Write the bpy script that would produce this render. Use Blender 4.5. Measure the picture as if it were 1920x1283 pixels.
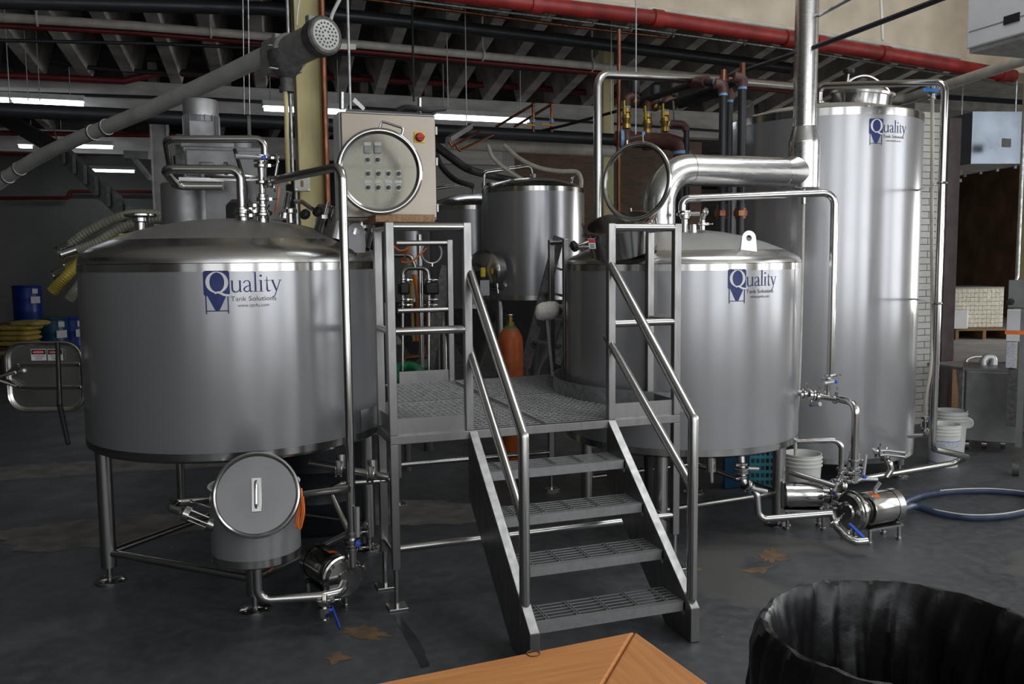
import bpy, math, random
from mathutils import Vector as V, Matrix as M
for _o in list(bpy.data.objects): bpy.data.objects.remove(_o)
SC = bpy.context.scene; COL = SC.collection
random.seed(7)
R_ = math.radians; PI = math.pi
# ---------------------------------------------------------------- camera
FPX = 1641.55
_pi, _ro, _ya = R_(5.2801), R_(-.5724), R_(19.344)
CAM = V((-.0375, -4.320, 1.773))
FW = V((math.sin(_ya)*math.cos(_pi), math.cos(_ya)*math.cos(_pi), -math.sin(_pi)))
_r = V((math.cos(_ya), -math.sin(_ya), 0)); _u = _r.cross(FW)
RT = _r*math.cos(_ro) + _u*math.sin(_ro); UP = -_r*math.sin(_ro) + _u*math.cos(_ro)
_cd = bpy.data.cameras.new('camera'); CAMO = bpy.data.objects.new('camera', _cd); COL.objects.link(CAMO)
_cd.sensor_width = 36; _cd.lens = FPX*36/1920; _cd.clip_end = 200
CAMO.matrix_world = M(((RT.x, UP.x, -FW.x, CAM.x), (RT.y, UP.y, -FW.y, CAM.y), (RT.z, UP.z, -FW.z, CAM.z), (0, 0, 0, 1)))
SC.camera = CAMO
# ---------------------------------------------------------------- world, exposure, daylight in the windows behind the camera
SC.view_settings.view_transform = 'Standard'; SC.view_settings.look = 'None'
SC.view_settings.gamma = 1; SC.view_settings.use_curve_mapping = False
SC.view_settings.exposure = -.6
W = bpy.data.worlds.new('world'); SC.world = W; W.use_nodes = True
W.node_tree.nodes['Background'].inputs[0].default_value = (.75, .85, 1, 1)
W.node_tree.nodes['Background'].inputs[1].default_value = .012
WINDOWS = [(-5.4, 2.3, 30), (-2.4, 2.3, 80), (.6, 2.3, 150), (3.6, 2.3, 190), (6.6, 2.3, 210)]   # rear wall: x, width, watts
SIDE_WINDOWS = [(-5.4, 2.3, 210), (-2.4, 2.3, 210)]                                  # side wall on the right: y, width, watts
WIN_Y, WIN_Z0, WIN_Z1, SIDE_X = -7.6, .9, 5.0, 10.0
def area(name, loc, rot, sx, sy, watts, col=(.93, .97, 1)):
    l = bpy.data.lights.new(name, 'AREA'); l.shape = 'RECTANGLE'; l.size = sx; l.size_y = sy
    l.energy = watts; l.color = col
    o = bpy.data.objects.new(name, l); COL.objects.link(o); o.location = loc; o.rotation_euler = rot
    return o
for _x, _w, _e in WINDOWS:
    area('window_daylight', (_x, WIN_Y-.12, (WIN_Z0+WIN_Z1)/2), (R_(90), 0, 0), _w, WIN_Z1-WIN_Z0, _e)
for _y, _w, _e in SIDE_WINDOWS:
    area('window_daylight', (SIDE_X+.12, _y, (WIN_Z0+WIN_Z1)/2), (0, R_(90), 0), WIN_Z1-WIN_Z0, _w, _e)
ADDED_SKYLIGHT = (4.4, -1.0, 3.4, 2.4)      # unseen roof light, added to brighten domes and rails: x, y, width, depth
area('added_skylight_light', (ADDED_SKYLIGHT[0], ADDED_SKYLIGHT[1], 5.62), (0, 0, 0), ADDED_SKYLIGHT[2], ADDED_SKYLIGHT[3], 190)
area('loading_door_daylight', (21.9, 4.5, 1.7), (0, R_(90), R_(-25)), 3, 3.6, 1300, (1, .98, .94))
# ---------------------------------------------------------------- geometry helpers
def A(px, py, D=None, X=None, Y=None, Z=None):
    """point on the sight line of photo pixel (px, py) at camera depth D or on a world plane"""
    d = FW + RT*((px-960)/FPX) - UP*((py-641.5)/FPX)
    t = D if D is not None else ((X-CAM.x)/d.x if X is not None else ((Y-CAM.y)/d.y if Y is not None else (Z-CAM.z)/d.z))
    return CAM + d*t
def PXM(D): return D/FPX          # metres per pixel at depth D
def frame(d, hint=None):
    d = d.normalized()
    h = hint if hint is not None else (V((0, 0, 1)) if abs(d.z) < .9 else V((1, 0, 0)))
    x = h.cross(d)
    if x.length < 1e-5: x = V((0, 1, 0)).cross(d)
    x.normalize(); return x, d.cross(x), d
def fillet(pts, b, seg=6):
    pts = [V(p) for p in pts]
    if not b or len(pts) < 3: return pts
    out = [pts[0]]
    for i in range(1, len(pts)-1):
        p, a, c = pts[i], pts[i-1]-pts[i], pts[i+1]-pts[i]
        la, lc = a.length, c.length
        if la < 1e-6 or lc < 1e-6: continue
        a /= la; c /= lc; ang = a.angle(c)
        if ang > PI-.05 or ang < .05: out.append(p); continue
        t = min(b/math.tan(ang/2), la*.48, lc*.48); r = t*math.tan(ang/2)
        n = (a+c).normalized(); o = p+n*(r/math.sin(ang/2))
        s, e = p+a*t-o, p+c*t-o
        th = s.angle(e)
        for k in range(seg+1):
            f = k/seg
            out.append(o+(s*math.sin((1-f)*th)+e*math.sin(f*th))/math.sin(th))
    out.append(pts[-1]); return out
def catmull(pts, k=8):
    pts = [V(p) for p in pts]; P = [pts[0]*2-pts[1]]+pts+[pts[-1]*2-pts[-2]]; out = []
    for i in range(1, len(P)-2):
        a, b, c, d = P[i-1:i+3]
        for j in range(k):
            t = j/k
            out.append(.5*((2*b)+(c-a)*t+(2*a-5*b+4*c-d)*t*t+(3*b-a-3*c+d)*t**3))
    out.append(pts[-1]); return out
class G:
    def __init__(s): s.v = []; s.f = []
    def add(s, vs, fs):
        n = len(s.v); s.v += [V(v) for v in vs]; s.f += [tuple(i+n for i in f) for f in fs]; return s
    def hexa(s, p): return s.add(p, [(0, 3, 2, 1), (4, 5, 6, 7), (0, 1, 5, 4), (1, 2, 6, 5), (2, 3, 7, 6), (3, 0, 4, 7)])
    def box(s, x0, x1, y0, y1, z0, z1):
        return s.hexa([(x0, y0, z0), (x1, y0, z0), (x1, y1, z0), (x0, y1, z0), (x0, y0, z1), (x1, y0, z1), (x1, y1, z1), (x0, y1, z1)])
    def cbox(s, c, sx, sy, sz, m=None):
        c = V(c); p = [V((a*sx/2, b*sy/2, d*sz/2)) for d in (-1, 1) for a, b in ((-1, -1), (1, -1), (1, 1), (-1, 1))]
        return s.hexa([c+(m @ q if m else q) for q in p])
    def bar(s, p, q, w, h, up=None):
        p, q = V(p), V(q); x, y, d = frame(q-p, up)
        return s.hexa([e+x*(a*w/2)+y*(b*h/2) for e in (p, q) for a, b in ((-1, -1), (1, -1), (1, 1), (-1, 1))])
    def cyl(s, p, q, r, n=20, r2=None, caps=True):
        p, q = V(p), V(q); x, y, d = frame(q-p); r2 = r if r2 is None else r2
        vs = [e+(x*math.cos(2*PI*k/n)+y*math.sin(2*PI*k/n))*rr for e, rr in ((p, r), (q, r2)) for k in range(n)]
        fs = [(k, (k+1) % n, n+(k+1) % n, n+k) for k in range(n)]
        if caps: fs += [tuple(range(n-1, -1, -1)), tuple(range(n, 2*n))]
        return s.add(vs, fs)
    def tube(s, pts, r, b=None, n=12, seg=6, smooth=False, caps=True, closed=False):
        P = catmull(pts) if smooth else fillet(pts, b if b is not None else r*3, seg)
        rr = r if callable(r) else (lambda t: r)
        m = len(P); tan = []
        for i in range(m):
            if closed: t = P[(i+1) % m]-P[i-1]
            else: t = P[min(i+1, m-1)]-P[max(i-1, 0)]
            tan.append(t.normalized())
        x, y, _ = frame(tan[0]); vs = []
        for i in range(m):
            if i:
                x = x-tan[i]*x.dot(tan[i]); x.normalize(); y = tan[i].cross(x)
            q = rr(i/(m-1))
            vs += [P[i]+(x*math.cos(2*PI*k/n)+y*math.sin(2*PI*k/n))*q for k in range(n)]
        fs = [(i*n+k, i*n+(k+1) % n, (i+1)*n+(k+1) % n, (i+1)*n+k) for i in range(m-1) for k in range(n)]
        if closed: fs += [((m-1)*n+k, (m-1)*n+(k+1) % n, (k+1) % n, k) for k in range(n)]
        elif caps: fs += [tuple(range(n-1, -1, -1)), tuple(range((m-1)*n, m*n))]
        return s.add(vs, fs)
    def lathe(s, prof, o=(0, 0, 0), axis=(0, 0, 1), n=48, a0=0, a1=2*PI, hint=None):
        o = V(o); x, y, d = frame(V(axis), hint); full = abs(a1-a0-2*PI) < 1e-6; m = n if full else n+1
        vs = []
        for k in range(m):
            a = a0+(a1-a0)*k/n; e = x*math.cos(a)+y*math.sin(a)
            vs += [o+e*max(r, 1e-4)+d*z for r, z in prof]
        L = len(prof); fs = []
        for k in range(n):
            k2 = (k+1) % m
            for j in range(L-1): fs.append((k*L+j, k2*L+j, k2*L+j+1, k*L+j+1))
        return s.add(vs, fs)
    def torus(s, c, axis, Rr, r, n=48, m=10):
        x, y, d = frame(V(axis)); c = V(c)
        vs = []; 
        for k in range(n):
            e = x*math.cos(2*PI*k/n)+y*math.sin(2*PI*k/n)
            vs += [c+e*(Rr+r*math.cos(2*PI*j/m))+d*(r*math.sin(2*PI*j/m)) for j in range(m)]
        return s.add(vs, [(k*m+j, ((k+1) % n)*m+j, ((k+1) % n)*m+(j+1) % m, k*m+(j+1) % m) for k in range(n) for j in range(m)])
    def sphere(s, c, r, n=16, m=8, sq=(1, 1, 1)):
        c = V(c); vs = [c+V((0, 0, -r*sq[2]))]
        for j in range(1, m):
            b = -PI/2+PI*j/m
            vs += [c+V((r*sq[0]*math.cos(b)*math.cos(2*PI*k/n), r*sq[1]*math.cos(b)*math.sin(2*PI*k/n), r*sq[2]*math.sin(b))) for k in range(n)]
        vs.append(c+V((0, 0, r*sq[2]))); e = len(vs)-1
        fs = [(0, 1+(k+1) % n, 1+k) for k in range(n)]
        for j in range(m-2): fs += [(1+j*n+k, 1+j*n+(k+1) % n, 1+(j+1)*n+(k+1) % n, 1+(j+1)*n+k) for k in range(n)]
        fs += [(e-n+k, e-n+(k+1) % n, e) for k in range(n)]
        return s.add(vs, fs)
    def prism(s, poly, o, x, y, t):
        """2D outline in the plane (o; x, y) extruded by vector t"""
        o, x, y, t = V(o), V(x), V(y), V(t); n = len(poly)
        vs = [o+x*a+y*b for a, b in poly]; vs += [v+t for v in vs]
        return s.add(vs, [tuple(range(n-1, -1, -1)), tuple(range(n, 2*n))]+[(k, (k+1) % n, n+(k+1) % n, n+k) for k in range(n)])
    def wrap(s, fn): s.v = [V(fn(v)) for v in s.v]; return s
ORG = {}
def link(o, parent):
    COL.objects.link(o)
    if parent is not None: o.parent = parent
def thing(name, label, cat, loc, group=None):
    o = bpy.data.objects.new(name, None); COL.objects.link(o); o.location = loc; o.empty_display_size = .1
    o['label'] = label; o['category'] = cat
    if group: o['group'] = group
    ORG[o.name] = V(loc); return o
def ob(name, g, mat, parent=None, label=None, cat=None, group=None, kind=None, bevel=0, smooth=35, loc=None):
    """link the geometry (world coordinates) as ONE mesh object; a child shares its thing's origin"""
    org = ORG[parent.name] if parent is not None else (V(loc) if loc is not None else
        V((sum(v.x for v in g.v)/len(g.v), sum(v.y for v in g.v)/len(g.v), min(v.z for v in g.v))))
    me = bpy.data.meshes.new(name); me.from_pydata([v-org for v in g.v], [], g.f); me.update()
    me.materials.append(MT[mat])
    if smooth:
        for p in me.polygons: p.use_smooth = True
        me.set_sharp_from_angle(angle=R_(smooth))
    o = bpy.data.objects.new(name, me); link(o, parent)
    if parent is None: o.location = org
    ORG[o.name] = org
    if bevel:
        b = o.modifiers.new('bevel', 'BEVEL'); b.width = bevel; b.segments = 2; b.limit_method = 'ANGLE'; b.angle_limit = R_(40)
    if label: o['label'] = label
    if cat: o['category'] = cat
    if group: o['group'] = group
    if kind: o['kind'] = kind
    return o
def struct(name, g, mat, label=None, **k):
    o = ob(name, g, mat, None, kind='structure', loc=(0, 0, 0), **k)
    if label: o['label'] = label
    return o
# ---------------------------------------------------------------- materials
MT = {}
def mat(name, col, rough=.5, metal=0., var=.12, scale=8., stretch=(1, 1, 1), bump=0., col2=None, rvar=.08, emit=None, es=0., trans=0., alpha=1., coat=0., ior=1.45, aniso=0.):
    m = bpy.data.materials.new(name); m.use_nodes = True; MT[name] = m
    nt = m.node_tree; N = nt.nodes; L = nt.links; b = N['Principled BSDF']
    b.inputs['Metallic'].default_value = metal; b.inputs['IOR'].default_value = ior
    b.inputs['Transmission Weight'].default_value = trans; b.inputs['Alpha'].default_value = alpha
    b.inputs['Coat Weight'].default_value = coat; b.inputs['Anisotropic'].default_value = aniso
    tc = N.new('ShaderNodeTexCoord'); mp = N.new('ShaderNodeMapping'); mp.inputs['Scale'].default_value = stretch
    L.new(tc.outputs['Object'], mp.inputs['Vector'])
    nz = N.new('ShaderNodeTexNoise'); nz.inputs['Scale'].default_value = scale; nz.inputs['Detail'].default_value = 5
    L.new(mp.outputs[0], nz.inputs['Vector'])
    mx = N.new('ShaderNodeMix'); mx.data_type = 'RGBA'
    c2 = col2 if col2 else tuple(min(1, c*(1-var)) for c in col)
    c1 = col if col2 else tuple(min(1, c*(1+var)) for c in col)
    mx.inputs[6].default_value = (*c1, 1); mx.inputs[7].default_value = (*c2, 1)
    rp = N.new('ShaderNodeMapRange'); rp.inputs[1].default_value = .35; rp.inputs[2].default_value = .65
    L.new(nz.outputs[0], rp.inputs[0]); L.new(rp.outputs[0], mx.inputs[0]); L.new(mx.outputs[2], b.inputs['Base Color'])
    rr = N.new('ShaderNodeMapRange'); rr.inputs[3].default_value = max(.02, rough-rvar); rr.inputs[4].default_value = min(1, rough+rvar)
    rr.inputs[1].default_value = .3; rr.inputs[2].default_value = .7
    L.new(nz.outputs[0], rr.inputs[0]); L.new(rr.outputs[0], b.inputs['Roughness'])
    if bump:
        bp = N.new('ShaderNodeBump'); bp.inputs['Strength'].default_value = bump; bp.inputs['Distance'].default_value = .01
        L.new(nz.outputs[0], bp.inputs['Height']); L.new(bp.outputs[0], b.inputs['Normal'])
    if emit:
        b.inputs['Emission Color'].default_value = (*emit, 1); b.inputs['Emission Strength'].default_value = es
    return m
mat('shell', (.38, .38, .395), .235, .6, .012, 2.5, rvar=.02)
mat('logo_grey', (.05, .05, .07), .4, 0, .06, 10)
mat('head_matte', (.52, .51, .495), .48, .9, .05, 5, rvar=.04)
mat('steel', (.47, .46, .45), .24, 1, .03, 3, rvar=.02)
mat('polish', (.53, .52, .505), .16, 1, .03, 3, rvar=.02)
mat('head', (.60, .59, .58), .25, 1, .06, 5, rvar=.05)
mat('duct_steel', (.66, .65, .64), .24, 1, .06, 12, (1, 1, 6), rvar=.06)
mat('square_tube', (.29, .283, .278), .36, 1, .10, 9, (3, 3, .8), rvar=.04)
mat('galv', (.42, .43, .44), .42, .9, .2, 25, rvar=.12)
mat('galv_duct', (.24, .27, .32), .26, 1, .06, 3, rvar=.04)
mat('steel_shaded', (.19, .19, .195), .40, .9, .04, 6, rvar=.03)  # darker copy of the shell steel, shade put into its colour
mat('aluminium', (.45, .45, .46), .45, .8, .08, 12)
mat('cast', (.27, .27, .265), .5, .35, .15, 20)
mat('darkcast', (.085, .085, .083), .5, .3, .3, 30)
mat('black', (.012, .012, .013), .45, 0, .2, 20)
mat('blackpipe', (.022, .024, .027), .42, 0, .2, 6)
mat('rubber', (.02, .02, .021), .6, 0, .2, 20)
mat('maroon', (.085, .035, .028), .45, 0, .2, 20)
mat('bluetape', (.20, .38, .62), .5, 0, .15, 30)
mat('brass', (.45, .30, .10), .35, .9, .15, 20)
mat('copper', (.27, .115, .065), .42, .85, .3, 8, (4, 4, 1))
mat('yellow', (.72, .55, .03), .45)
mat('orange', (.75, .16, .02), .45)
mat('orange_valve', (.85, .38, .03), .45)
mat('blue', (.02, .09, .55), .4)
mat('blue_handle', (.03, .22, .62), .4)
mat('red', (.32, .02, .016), .45, 0, .25, 10)
mat('red_pipe', (.27, .024, .020), .42, 0, .28, 6)
mat('darkred', (.14, .012, .012), .5, 0, .25, 10)
mat('white', (.72, .72, .70), .5, 0, .06, 10)
mat('offwhite', (.60, .58, .52), .55, 0, .1, 8)
mat('whitepipe', (.50, .47, .42), .5, 0, .15, 8)
mat('bucket_white', (.66, .66, .62), .42, 0, .06, 8)
mat('label_print', (.62, .63, .66), .5, 0, .5, 60, (1, 1, 3), col2=(.35, .37, .42))
mat('paper', (.66, .66, .64), .7, 0, .08, 20)
mat('column_cream', (.56, .49, .25), .55, 0, .14, 6, (1, 1, .5), bump=.1)
mat('column_cream_shaded', (.34, .29, .16), .6, 0, .14, 6)  # column cream with the dim right edge's shade put into the colour
mat('steel_dark', (.20, .20, .20), .45, .7, .12, 8)  # steel colour darkened to stand in for the unlit right background
mat('ceiling_cream', (.74, .70, .63), .7, 0, .06, 2)
mat('beam_cream', (.64, .55, .43), .6, 0, .12, 3, bump=.05)
mat('logo_blue', (.010, .022, .15), .4, 0, .06, 10)
mat('wood_block', (.30, .17, .085), .6, 0, .25, 8, (12, 1, 12))
mat('drum_blue', (.008, .03, .22), .4, 0, .1, 6)
mat('drum_teal', (.008, .06, .12), .4, 0, .1, 6)
mat('sack', (.42, .33, .09), .7, 0, .3, 14, col2=(.30, .22, .04))
mat('hose_clear', (.24, .235, .19), .35, 0, .15, 10)
mat('hose_yellow', (.34, .27, .04), .35, 0, .2, 10)
mat('hose_blue', (.03, .045, .09), .55, 0, .2, 20)
mat('hose_white', (.50, .47, .40), .45, 0, .12, 12)
mat('green', (.01, .20, .08), .45, 0, .15, 10)
mat('cylinder_orange', (.40, .085, .02), .45, 0, .25, 8)
mat('bristle', (.86, .80, .75), .9, 0, .08, 60, bump=.15)
mat('brush_handle', (.42, .44, .45), .45)
def _pane():
    m = bpy.data.materials.new('glass'); m.use_nodes = True; MT['glass'] = m; N, L = m.node_tree.nodes, m.node_tree.links
    N.remove(N['Principled BSDF']); o = N['Material Output']; t = N.new('ShaderNodeBsdfTransparent'); t.inputs[0].default_value = (.90, .92, .91, 1)
    g = N.new('ShaderNodeBsdfGlossy'); g.inputs['Roughness'].default_value = .04; f = N.new('ShaderNodeFresnel'); f.inputs[0].default_value = 1.2
    x = N.new('ShaderNodeMixShader'); L.new(f.outputs[0], x.inputs[0]); L.new(t.outputs[0], x.inputs[1]); L.new(g.outputs[0], x.inputs[2]); L.new(x.outputs[0], o.inputs[0])
_pane()
mat('motor_grey', (.26, .265, .275), .45, .25, .12, 14)
mat('auger_grey', (.46, .455, .43), .5, 0, .14, 5)
mat('panel_steel', (.19, .165, .138), .27, 1, .02, 3, rvar=.03)
mat('tube_light', (1, 1, 1), .5, 0, 0, emit=(.86, .92, 1), es=14)
mat('fixture_white', (.6, .6, .6), .5)
mat('bulb', (1, .6, .2), .5, 0, 0, emit=(1, .5, .12), es=30)
mat('joist_white', (.40, .38, .345), .75, 0, .35, 3, (1, 1, 1), bump=.15, col2=(.22, .205, .185))
mat('deck_dark', (.07, .065, .06), .85, 0, .3, 4)
mat('girder_white', (.42, .415, .40), .7, 0, .15, 3, (1, 1, 3), bump=.1)
mat('can_bag', (.007, .007, .008), .38, 0, .2, 14, bump=.35)
mat('box_white', (.66, .67, .68), .5, 0, .04, 6)
mat('grating', (.36, .36, .355), .45, .6, .2, 40)
mat('tread_grey', (.27, .272, .275), .5, .5, .08, 30)
mat('can_pack', (.70, .68, .58), .3, .1, .3, 30)
mat('pallet', (.20, .12, .06), .75, 0, .3, 8, (8, 1, 8))
mat('cardboard', (.38, .30, .20), .8)
mat('sign_red', (.45, .02, .02), .5)
# ================================================================ the setting
def custom(name, build):
    m = bpy.data.materials.new(name); m.use_nodes = True; MT[name] = m
    nt = m.node_tree; build(nt.nodes, nt.links, nt.nodes['Principled BSDF']); return m
def _floor(N, L, b):
    tc = N.new('ShaderNodeTexCoord')
    def noise(scale, det=6, st=(1, 1, 1), dist=0):
        mp = N.new('ShaderNodeMapping'); mp.inputs['Scale'].default_value = st; L.new(tc.outputs['Object'], mp.inputs[0])
        n = N.new('ShaderNodeTexNoise'); n.inputs['Scale'].default_value = scale; n.inputs['Detail'].default_value = det
        n.inputs['Distortion'].default_value = dist; L.new(mp.outputs[0], n.inputs['Vector']); return n.outputs[0]
    def rng(s, a, c, lo=0., hi=1.):
        r = N.new('ShaderNodeMapRange'); r.inputs[1].default_value = a; r.inputs[2].default_value = c; r.inputs[3].default_value = lo; r.inputs[4].default_value = hi
        L.new(s, r.inputs[0]); return r.outputs[0]
    def mix(f, a, c):
        m = N.new('ShaderNodeMix'); m.data_type = 'RGBA'; L.new(f, m.inputs[0])
        for i, q in ((6, a), (7, c)):
            if isinstance(q, tuple): m.inputs[i].default_value = (*q, 1)
            else: L.new(q, m.inputs[i])
        return m.outputs[2]
    c = mix(rng(noise(.9, 8), .35, .65), (.041, .045, .050), (.064, .069, .076))
    c = mix(rng(noise(14, 5), .4, .75), c, (.088, .093, .098))
    c = mix(rng(noise(.55, 9, dist=1.2), .62, .66), c, (.096, .094, .090))     # worn bare concrete
    c = mix(rng(noise(2.3, 8, dist=2), .735, .75), c, (.22, .16, .105))        # chipped paint
    c = mix(rng(noise(60, 2), .74, .78), c, (.16, .16, .16))                   # grit specks
    L.new(c, b.inputs['Base Color'])
    L.new(rng(noise(3, 6), .3, .7, .38, .62), b.inputs['Roughness'])
    bp = N.new('ShaderNodeBump'); bp.inputs['Strength'].default_value = .12; bp.inputs['Distance'].default_value = .01
    L.new(noise(22, 6), bp.inputs['Height']); L.new(bp.outputs[0], b.inputs['Normal'])
custom('floor_paint', _floor)
def _brick(c1, c2, mortar, scale, w, h):
    def f(N, L, b):
        tc = N.new('ShaderNodeTexCoord'); mp = N.new('ShaderNodeMapping'); mp.inputs['Rotation'].default_value = (R_(90), 0, 0)
        L.new(tc.outputs['Object'], mp.inputs[0]); t = N.new('ShaderNodeTexBrick')
        t.inputs['Color1'].default_value = (*c1, 1); t.inputs['Color2'].default_value = (*c2, 1); t.inputs['Mortar'].default_value = (*mortar, 1)
        t.inputs['Scale'].default_value = scale; t.inputs['Brick Width'].default_value = w; t.inputs['Row Height'].default_value = h
        t.inputs['Mortar Size'].default_value = .008
        L.new(mp.outputs[0], t.inputs['Vector'])
        n = N.new('ShaderNodeTexNoise'); n.inputs['Scale'].default_value = .7; n.inputs['Detail'].default_value = 6; L.new(tc.outputs['Object'], n.inputs['Vector'])
        m = N.new('ShaderNodeMix'); m.data_type = 'RGBA'; m.blend_type = 'MULTIPLY'; m.inputs[0].default_value = .55
        L.new(t.outputs['Color'], m.inputs[6]); L.new(n.outputs[0], m.inputs[7]); L.new(m.outputs[2], b.inputs['Base Color'])
        b.inputs['Roughness'].default_value = .85
    return f
custom('old_brick', _brick((.20, .115, .075), (.13, .08, .055), (.14, .12, .10), 1, .22, .075))
custom('white_block', _brick((.40, .40, .385), (.37, .37, .355), (.33, .33, .32), 1, .4, .2))
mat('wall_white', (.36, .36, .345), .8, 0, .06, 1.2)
mat('wall_dark', (.12, .11, .10), .85, 0, .2, 1.2)
mat('far_concrete', (.42, .42, .43), .6, 0, .12, 2)
mat('concrete_worn', (.20, .19, .175), .8, 0, .25, 6, bump=.1)
mat('paint_chip', (.20, .12, .06), .8, 0, .45, 9, col2=(.10, .075, .05))
mat('floor_wet', (.022, .024, .027), .3, 0, .2, 5)
mat('wood_wall', (.19, .115, .065), .8, 0, .3, 2, (6, 1, .6))
mat('glazed', (.62, .61, .57), .22, 0, .10, 5)
mat('mortar', (.16, .15, .14), .9)
mat('pier_dark', (.10, .075, .08), .7)

struct('floor', G().box(-16, 22, -8, 34, -.2, 0), 'floor_paint', 'dark grey painted concrete floor with worn patches')
FLOOR = bpy.data.objects['floor']
def patch(name, m, outline, seed, jag=.16, z=.0015, label=None):
    """worn place in the floor paint: ragged outline given by photo pixels"""
    rnd = random.Random(seed); P = [A(x, y, Z=z) for x, y in outline]; c = sum(P, V())/len(P); Q = []
    for i in range(len(P)):
        a, b = P[i], P[(i+1) % len(P)]
        for k in range(8): q = a.lerp(b, k/8); Q.append(q+(q-c)*rnd.uniform(-jag, jag))
    n = len(Q); c.z = z
    ob(name, G().add([V((q.x, q.y, z)) for q in Q]+[c], [(k, (k+1) % n, n) for k in range(n)]), m, FLOOR, label=label, smooth=0)
patch('worn_patch', 'paint_chip', [(640, 1180), (690, 1172), (730, 1190), (700, 1203), (655, 1195)], 1, .3, label='brown chipped paint')
patch('worn_patch', 'paint_chip', [(610, 1235), (635, 1222), (655, 1235), (625, 1248)], 2, .3)
patch('worn_patch', 'paint_chip', [(1425, 1038), (1450, 1025), (1480, 1048), (1440, 1056)], 3, .35)
patch('worn_patch', 'paint_chip', [(1375, 1072), (1420, 1064), (1450, 1060), (1430, 1075)], 4, .3)
patch('worn_patch', 'paint_chip', [(1302, 1066), (1312, 1064), (1316, 1070), (1306, 1072)], 5, .2)
patch('worn_patch', 'concrete_worn', [(-40, 905), (120, 893), (330, 880), (520, 868), (520, 848), (200, 862), (-40, 880)], 6, .03, label='bare concrete strip behind the mash tun')
patch('worn_patch', 'concrete_worn', [(560, 965), (700, 930), (900, 945), (980, 960), (860, 985), (700, 985)], 7, .12)
patch('worn_patch', 'concrete_worn', [(-40, 1000), (150, 975), (330, 962), (420, 985), (300, 1010), (60, 1040)], 9, .10)
patch('worn_patch', 'floor_wet', [(740, 1160), (752, 1158), (790, 1205), (806, 1250), (790, 1252), (765, 1205)], 8, .08)
# rear wall behind the photographer: piers between tall paned windows that let the daylight in
def window_wall(name, spots, lo, hi, place, n0):
    xs = [lo]; g = G()
    for x, w, e in spots: xs += [x-w/2, x+w/2]
    xs.append(hi)
    for i in range(0, len(xs), 2): place(g, xs[i], xs[i+1], -.3, 0, 0, 5.6)
    for i in range(1, len(xs)-1, 2):
        place(g, xs[i], xs[i+1], -.3, 0, 0, WIN_Z0); place(g, xs[i], xs[i+1], -.3, 0, WIN_Z1, 5.6)
    struct(name, g, 'ceiling_cream', smooth=0)
    for i, (x, w, e) in enumerate(spots):
        g = G()
        for k in range(5): place(g, x-w/2+k*w/4-.02, x-w/2+k*w/4+.02, -.1, -.04, WIN_Z0, WIN_Z1)
        for k in range(7):
            z = WIN_Z0+(WIN_Z1-WIN_Z0)*k/6; place(g, x-w/2, x+w/2, -.1, -.04, z-.02, z+.02)
        struct('window_%d' % (n0+i), g, 'wall_dark', smooth=0)
window_wall('wall_rear', WINDOWS, -16, SIDE_X+.3, lambda g, a, b, c, d, z0, z1: g.box(a, b, WIN_Y+c, WIN_Y+d, z0, z1), 1)
window_wall('wall_side', SIDE_WINDOWS, -7.9, .4, lambda g, a, b, c, d, z0, z1: g.box(SIDE_X-d, SIDE_X-c, a, b, z0, z1), 1+len(WINDOWS))
struct('wall_left', G().box(-16.2, -16, -8, 20, 0, 5.6), 'wall_white', smooth=0)
mat('wall_white_dimmed', (.22, .22, .21), .8, 0, .06, 1.2)  # white wall paint darkened in place of the deep hall's dimness
struct('wall_back', G().box(-16, 6.2, 19, 19.25, 0, 3.35).box(-16, 6.2, 19.02, 19.3, 3.35, 5.2), 'wall_white_dimmed', 'dim white painted back wall of the brewery hall', smooth=0)
struct('wall_brick', G().box(6.2, 11.5, 14.5, 14.8, 0, 4.6), 'old_brick', 'old brown brick wall behind the fermenters', smooth=0)
struct('wall_block', G().box(3.6, 6.6, 14.3, 14.5, 0, 4.6), 'white_block', 'white painted block wall panel behind the fermenters', smooth=0)
# ceiling deck with white painted joists that slope down to the girder, then the flat far bays
ceil = struct('ceiling', G().add([(-16, 3.0, 5.35), (13, 3.0, 5.35), (13, 9.2, 4.72), (-16, 9.2, 4.72), (-16, 3.0, 5.5), (13, 3.0, 5.5), (13, 9.2, 4.9), (-16, 9.2, 4.9)],
    [(0, 1, 2, 3), (4, 7, 6, 5), (0, 4, 5, 1), (2, 6, 7, 3)]).box(-16, 26, 9.2, 34, 4.62, 4.8).box(13, 26, 3, 9.2, 4.9, 5.1), 'deck_dark', smooth=0)
for k in range(34):
    x = -7.6+k*.57
    ob('joist', G().add([(x+sk+a, y, z+c) for y, z, sk in ((3.25, 5.0, 0), (9.05, 4.30, .48)) for a, c in ((-.075, 0), (.075, 0), (.22, .48), (-.22, .48))],
       [(0, 1, 2, 3), (4, 7, 6, 5), (0, 4, 5, 1), (1, 5, 6, 2), (2, 6, 7, 3), (3, 7, 4, 0)]), 'joist_white', ceil, smooth=0)
for k in range(16):
    x = -9.6+k*1.0
    ob('joist', G().box(x-.06, x+.06, 9.3, 18.9, 4.28, 4.62), 'joist_white', ceil, smooth=0)
sx0, sx1, sy0, sy1 = ADDED_SKYLIGHT[0]-ADDED_SKYLIGHT[2]/2, ADDED_SKYLIGHT[0]+ADDED_SKYLIGHT[2]/2, ADDED_SKYLIGHT[1]-ADDED_SKYLIGHT[3]/2, ADDED_SKYLIGHT[1]+ADDED_SKYLIGHT[3]/2
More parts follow.
